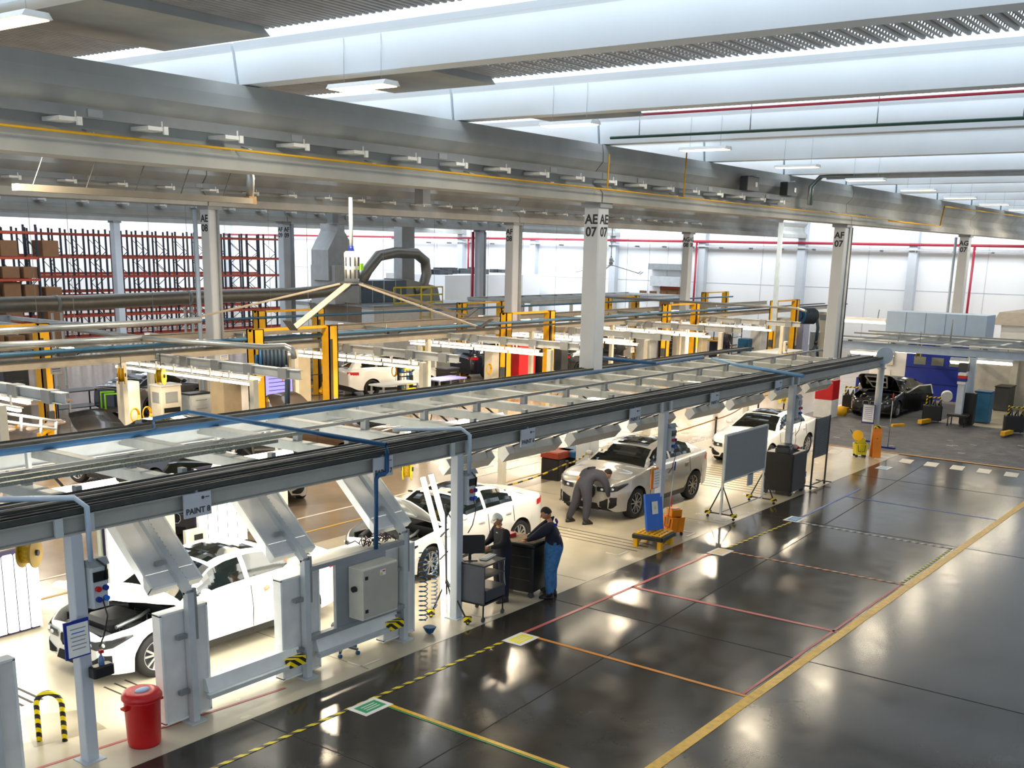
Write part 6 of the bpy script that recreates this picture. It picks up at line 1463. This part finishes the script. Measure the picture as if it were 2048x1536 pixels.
t = thing('floor_to_roof_pipe', 'pale blue upright duct standing alone before the white end wall', 'duct', tuple(G(1563, 640)))
p = onX(1563, 440, 60); MB().box(59.95, 60.1, p.y-.12, p.y+.12, 2, 8.0).build('shaft', bluerail, t, True)
# ================================================================== RIGHT HAND BAY
t = thing('side_gantry', 'pale blue steel gantry over the grey tiled bay at the right', 'gantry', (44.3, 10, 0))
b = MB(); ibeam(b, (44.3, -6, 2.60), (44.3, 17.0, 2.60), .30, .2); b.build('front_beam', bluerail, t, True)
b = MB(); ibeam(b, (50.5, -6, 2.60), (50.5, 17.0, 2.60), .30, .2); b.build('rear_beam', bluerail, t, True)
for k in range(13): y = -5+1.75*k; MB().cbox(44.4, 50.5, y-.09, y+.09, 2.80, 2.94, .01).build('cross_beam', pale, t, True)
for x in (45.2, 47.6, 49.4): MB().bar((x, -6, 3.02), (x, 17, 3.02), .06, .06).build('strut_rail', gridm, t, True)
for y in (11.1, 4.0): MB().cbox(44.2, 44.4, y-.12, y+.12, 0, 2.66, .01).build('post', bluerail, t, True)
MB().cbox(44.2, 44.4, 16.7, 16.95, 0, 2.66, .01).build('post', pale, t, True)
b = MB(); b.box(44.15, 44.45, -6, 17, 2.96, 3.0); b.build('edge_tray', steel, t, True)
for k in range(3): MB().tube((46.0+1.5*k, 12.5-2.5*k, 3.0), (46.0+1.5*k, 12.5-2.5*k, 3.9), .03, 6).build('stub_pole', grey, t, True)
a, c = onX(1775, 622, 53), onX(1975, 632, 53)
t = thing('pale_blue_box', 'long pale blue panelled box above the blue roller door', 'enclosure', (53.2, (a.y+c.y)/2, 2.7))
for y in (c.y+.2, a.y-.2): MB().box(54.0, 54.3, y-.1, y+.1, 0, 2.7).build('support', grey, t, True)
MB().box(53, 54.5, c.y, a.y, 2.7, a.z).build('panelling', mat('pale_blue_panel', 'A9C2DE', .5, var=.03), t, True)
for k in range(1, 5): y = c.y+(a.y-c.y)*k/5; MB().box(52.985, 53, y-.01, y+.01, 2.7, a.z).build('panel_joint', mat('blue_panel_seam', '7E96B4', .6), t, True)  # seams between panels, a darker blue of their own
t = thing('side_room', 'white clad side room with grey roof behind the pale blue box', 'building', (60, 8, 0))
MB().box(57, 70, 2, 13.2, 0, 3.25).build('walls', wallm, t, True); MB().prism([(56.8, 3.2), (70.2, 3.2), (70.2, 3.75), (58, 3.75)], 1.8, 13.6, 'y').build('roof', mat('taupe_roof', '9A928A', .7), t, True)
t = thing('roller_door', 'deep blue roller door with three grey windows', 'door', (51.3, 14.2, 0))
y0, y1 = onX(1927, 780, 51.2).y, onX(1806, 780, 51.2).y
MB().box(51.2, 51.35, y0, y1, 0, 2.75).build('curtain', mat('royal_blue_curtain', '0A2C9C', .45, var=.1), t, True)
for k in range(3): yy = y1-.33-(y1-y0-.3)/3*k; MB().box(51.18, 51.2, yy-.55, yy-.02, 1.55, 1.9).build('window', mat('door_window_grey', '7E8478', .3), t, True)
for z in (.7, 1.4): MB().box(51.185, 51.2, y0, y1, z, z+.02).build('door_joint', navy, t, True)
t = thing('partition_wall', 'white partition with a cream control box left of the blue roller door', 'partition', (51.3, 16.2, 0))
MB().box(51.2, 51.4, y1, 17.4, 0, 2.9).build('sheet', wallm, t, True); MB().bb(51.1, y1+.75, 1.75, .14, .42, .62).build('control_box', cream, t, True); MB().bb(51.02, y1+.7, 1.8, .03, .12, .12).build('switch', lyellow, t, True); MB().bb(51.15, y1+.9, 1.05, .03, .5, .3).build('sheet_notice', paper, t, True)
struct('wall_side', MB().box(51.2, 51.4, 9.2, y0-.05, 0, 2.9), mat('pale_wall', 'D8D6CE', .6))
t = thing('roller_door', 'grey slatted roller door at the right picture edge', 'door', (51.3, 7, 0))
for k in range(8): MB().cbox(51.2, 51.32, 3.5, 9.1, .02+.35*k, .35+.35*k-.015, .01).build('slat', mat('grey_slat', '6A6A6C', .5), t, True)
for k, y in enumerate((11.0, 10.2, 9.5)):
    t = thing('service_pipes', 'cream upright service duct, %s from the blue roller door' % ORD[k], 'duct', (50.9, y, 0), 0, 'cream upright service ducts'); MB().cbox(-.15, .15, -.14, .14, 0, 2.7, .01).build('shaft', cream, t)
def hanging_tilt(px, py, X, L, lab):
    p = onX(px, py, X); t = thing('hanging_lamp', lab, 'lamp', tuple(p)); P = [(-.14, .0), (-.06, .12), (.08, .12), (.16, -.04), (.02, -.12)]
    MB().prism(P, -L/2, L/2, 'y').build('housing', white, t); MB().bar((-.08, -L/2+.02, -.075), (-.08, L/2-.02, -.075), .19, .02, (.45, 0, .9)).build('lit_face', warmtube, t)
    for y in (-L/3, L/3): MB().tube((0, y, .1), (.1, y, .5), .015, 6).build('arm', black, t)
hanging_tilt(1745, 704, 45.5, 1.8, 'glowing lamp under the pale blue gantry left of the round sign'); hanging_tilt(1985, 722, 44.8, 1.5, 'glowing tilted lamp under the gantry by the blue bin'); hanging_tilt(1812, 700, 48.5, 1.2, 'glowing lamp under the gantry before the roller door'); hanging_tilt(1920, 722, 44.6, .7, 'short lamp case under the gantry before the blue door'); hanging_tilt(1720, 640, 50, 2.4, 'bright lamp behind the AF 07 column')
t = thing('charging_station', 'white column station with a dark base table and coloured boxes', 'machine', (G(1914, 852).x, G(1914, 852).y, 0))
MB().box(-.12, .12, -.12, .12, .45, 1.6).build('column', mat('station_blue_white', 'BCCADA', .5), t); MB().cbox(-.3, .3, -.35, .35, .38, .48, .02).build('base_table', black, t)
for x in (-.26, .26):
    for y in (-.3, .3): MB().tube((x, y, .06), (x, y, .38), .02, 6).build('leg', black, t); MB().tube((x, y-.015, .05), (x, y+.015, .05), .05, 8).build('caster', black, t)
for k, m_ in enumerate((mat('box_white', 'D8DCE4', .5), dblue, red, white)): MB().bb(-.02, 0, 1.66+.11*k, .26, .3, .1).build('stacked_box', m_, t)
MB().bb(0, 0, 2.25, .3, .34, .3).build('top_box', dark, t)
cab(1932, 850, .35, .5, 1.25, black, 'black cabinet behind the white column station')
cab(1962, 845, .55, .6, 1.2, mat('teal_bin', '2A6A94', .5), 'blue waste bin behind the white column station', 'bin', 'blue_bin', top_m=blue)
def cutter(px, py, lab, s=1.0):
    """yellow striped wheeled arm with a white round head"""
    g = G(px, py); t = thing('wheel_lifter', lab, 'lifting device', (g.x, g.y, 0), R(20))
    for y in (-.25, .25): MB().bar((0, y, .05), (-.1, y, 1.05*s), .05, .05).build('striped_post', haz, t)
    MB().bar((-.1, -.25, 1.0*s), (-.1, .25, 1.0*s), .05, .05).build('cross_bar', haz, t); MB().bar((-.05, -.25, .6*s), (-.05, .25, .6*s), .05, .05).build('cross_bar', yellow, t)
    MB().tube((-.2, -.45, 1.05*s), (-.05, -.45, 1.1*s), .21, 18).build('white_disc', white, t); MB().cbox(-.2, .2, -.35, .35, .1, .7, .04).build('machine_body', black, t)
    for k in range(3): MB().path([(0, -.2+.2*k, .7), (-.2, -.25+.2*k, .9), (-.15, -.3+.2*k, .5)], .03, 6).build('hose', dark, t)
    MB().bar((-.3, .1, .12), (-1.2, .5, .16), .16, .14).build('yellow_arm', yellow, t)
cutter(1862, 845, 'striped wheel lifting device with white disc right of the black car'); cutter(2025, 868, 'striped wheel lifting device with white disc at the right picture edge'); cutter(1700, 822, 'striped device with white disc beside the AF 07 column and a blue drum')
cab(1722, 815, .5, .5, 1.3, dblue, 'blue drum cabinet left of the black open car')
cab(2005, 820, 1.0, .6, 1.0, dark, 'dark machine table by the cream service ducts', 'machine', 'machine_table', top_m=black)
b = MB(); g = G(1768, 845); b.bar((g.x-.4, g.y-.9, .05), (g.x-.9, g.y-.6, .05), .12, .1); tag(b.build('wheel_chock', yellow), 'small yellow chock on the grey tiles before the black car', 'wheel chock')
for k in range(16):
    rr = random.Random(k+40); x, y = 37+rr.uniform(0, 7), 6+rr.uniform(0, 8)
    tag(MB().box(x, x+.05, y, y+.22, .012, .015).build('tile_mark', tWh), 'short pale mark on the grey tiled floor', 'floor marking', 'pale marks on the grey tiles')

# ================================================================== FURTHER FURNITURE OF THE MIDDLE AND REAR BAYS
warmc = mat('warm_cream_panel', 'D8C8A8', .5)
for k, (px, py, w_, d, h, m_, lab, n, tm) in enumerate((
    (395, 850, .9, .5, 1.1, pale, 'low grey instrument trolley right of the diagnostic machine', 3, black), (500, 850, 1.1, .5, 1.7, white, 'white notice cupboard left of the yellow lift column', 0, None),
    (420, 835, .5, .5, 2.0, warmc, 'slim warm cream locker behind the tube lamps', 0, None), (600, 805, .8, .5, 1.9, warmc, 'warm cream locker behind the lilac display', 0, grey),
    (690, 790, .5, .4, 1.7, steel, 'steel stand with hoses left of the white car', 0, None), (832, 770, .7, .5, 1.8, white, 'tall white cupboard behind the parts rack', 0, None),
    (1120, 757, .6, .5, 1.6, dark, 'dark cupboard behind the right lift column', 0, None), (1218, 745, .5, .5, 1.8, black, 'black rack hugging the thick column', 5, None),
    (1330, 735, .8, .6, 1.8, mat('soot_shelf', '2E2C28', .6), 'dark shelf unit beside the broad white locker', 6, None), (1400, 722, .7, .5, 1.6, warmc, 'cream stand with red lamp left of the distant worker', 0, red),
    (1430, 715, .8, .5, 1.0, black, 'black wheeled machine at the feet of the distant worker', 0, yellow), (1540, 704, .6, .5, 1.9, dark, 'dark cupboard before the far yellow lift', 4, None),
    (1630, 700, .8, .6, 1.2, steel, 'steel machine on the far bench', 0, white), (30, 800, 1.0, .6, 1.4, dark, 'dark cupboard at the left picture edge behind the bench', 3, None),
    (300, 790, 1.2, .6, 1.6, grey, 'grey cupboard far behind the cream machine', 0, None), (610, 760, 1.4, .5, 1.3, grey, 'grey partition rack behind the first lift', 4, None), (745, 742, 1.1, .6, 1.7, white, 'white cupboard row far behind the white car', 0, None),
    (905, 735, 1.1, .6, 1.6, cream, 'cream cupboard far behind the dark blue estate car', 0, None), (1290, 700, 1.2, .6, 1.7, cream, 'cream cupboard in the rear bays right of the thick column', 0, None), (1460, 690, 1.2, .6, 1.7, white, 'white cupboard in the rear bays before the end wall', 0, None))):
    cab(px, py, w_, d, h, m_, lab, 'cupboard', 'bay_cupboard', n, tm)
# tall tubular safety fence panels
for k, (px, py, L) in enumerate(((620, 800, 3.2), (1425, 712, 4.0))):
    g = G(px, py); t = thing('safety_fence', ('black framed mesh fence behind the first yellow lift', 'black framed mesh fence behind the distant worker')[k], 'fence', (g.x, g.y, 0))
    for i in range(4): MB().box(i*L/3-.025, i*L/3+.025, -.02, .02, 0, 1.9).build('post', black, t)
    for z in (.15, 1.0, 1.87): MB().box(0, L, -.012, .012, z, z+.03).build('rail', black, t)
    MB().bb(L*.4, -.03, 1.35, .35, .02, .5).build('striped_plate', haz, t)
# rear safety rails, tool arms and small signs on the long beams
for k, x in enumerate((17.5, 24.2, 31.0, 38.0, 44.9, 51.8, 58.4)):
    t = thing('beam_services', 'cluster of grey brackets and valves on the middle long beam, %s from the left' % ORD[k], 'brackets', (x, 28.9, 2.96), 0, 'bracket clusters on the middle long beam')
    MB().bb(0, 0, .12, .5, .24, .16).build('valve_block', dark, t); MB().tube((-.3, 0, .05), (-.3, 0, .42), .025, 6).build('riser', steel, t); MB().tube((.35, 0, .05), (.35, -.6, .30), .02, 6).build('branch_pipe', blue, t)
for k, (x, y) in enumerate(((19.2, 22.9), (26.0, 22.9), (33.0, 22.9), (40.0, 22.9), (46.9, 22.9), (53.8, 22.9))):
    t = thing('post_box', 'small cream switch box on the near post of the middle bays, %s from the left' % ORD[k], 'electrical box', (x+.0, y-.15, 1.7), 0, 'switch boxes on the near posts of the middle bays')
    MB().cbox(-.15, .15, -.09, .05, -.25, .25, .015).build('housing', cream, t); MB().bb(0, -.1, .1, .12, .02, .08).build('display', black, t); MB().path([(0, -.1, -.2), (.1, -.15, -.5), (.05, -.1, -.9)], .015, 5).build('cord', black, t)
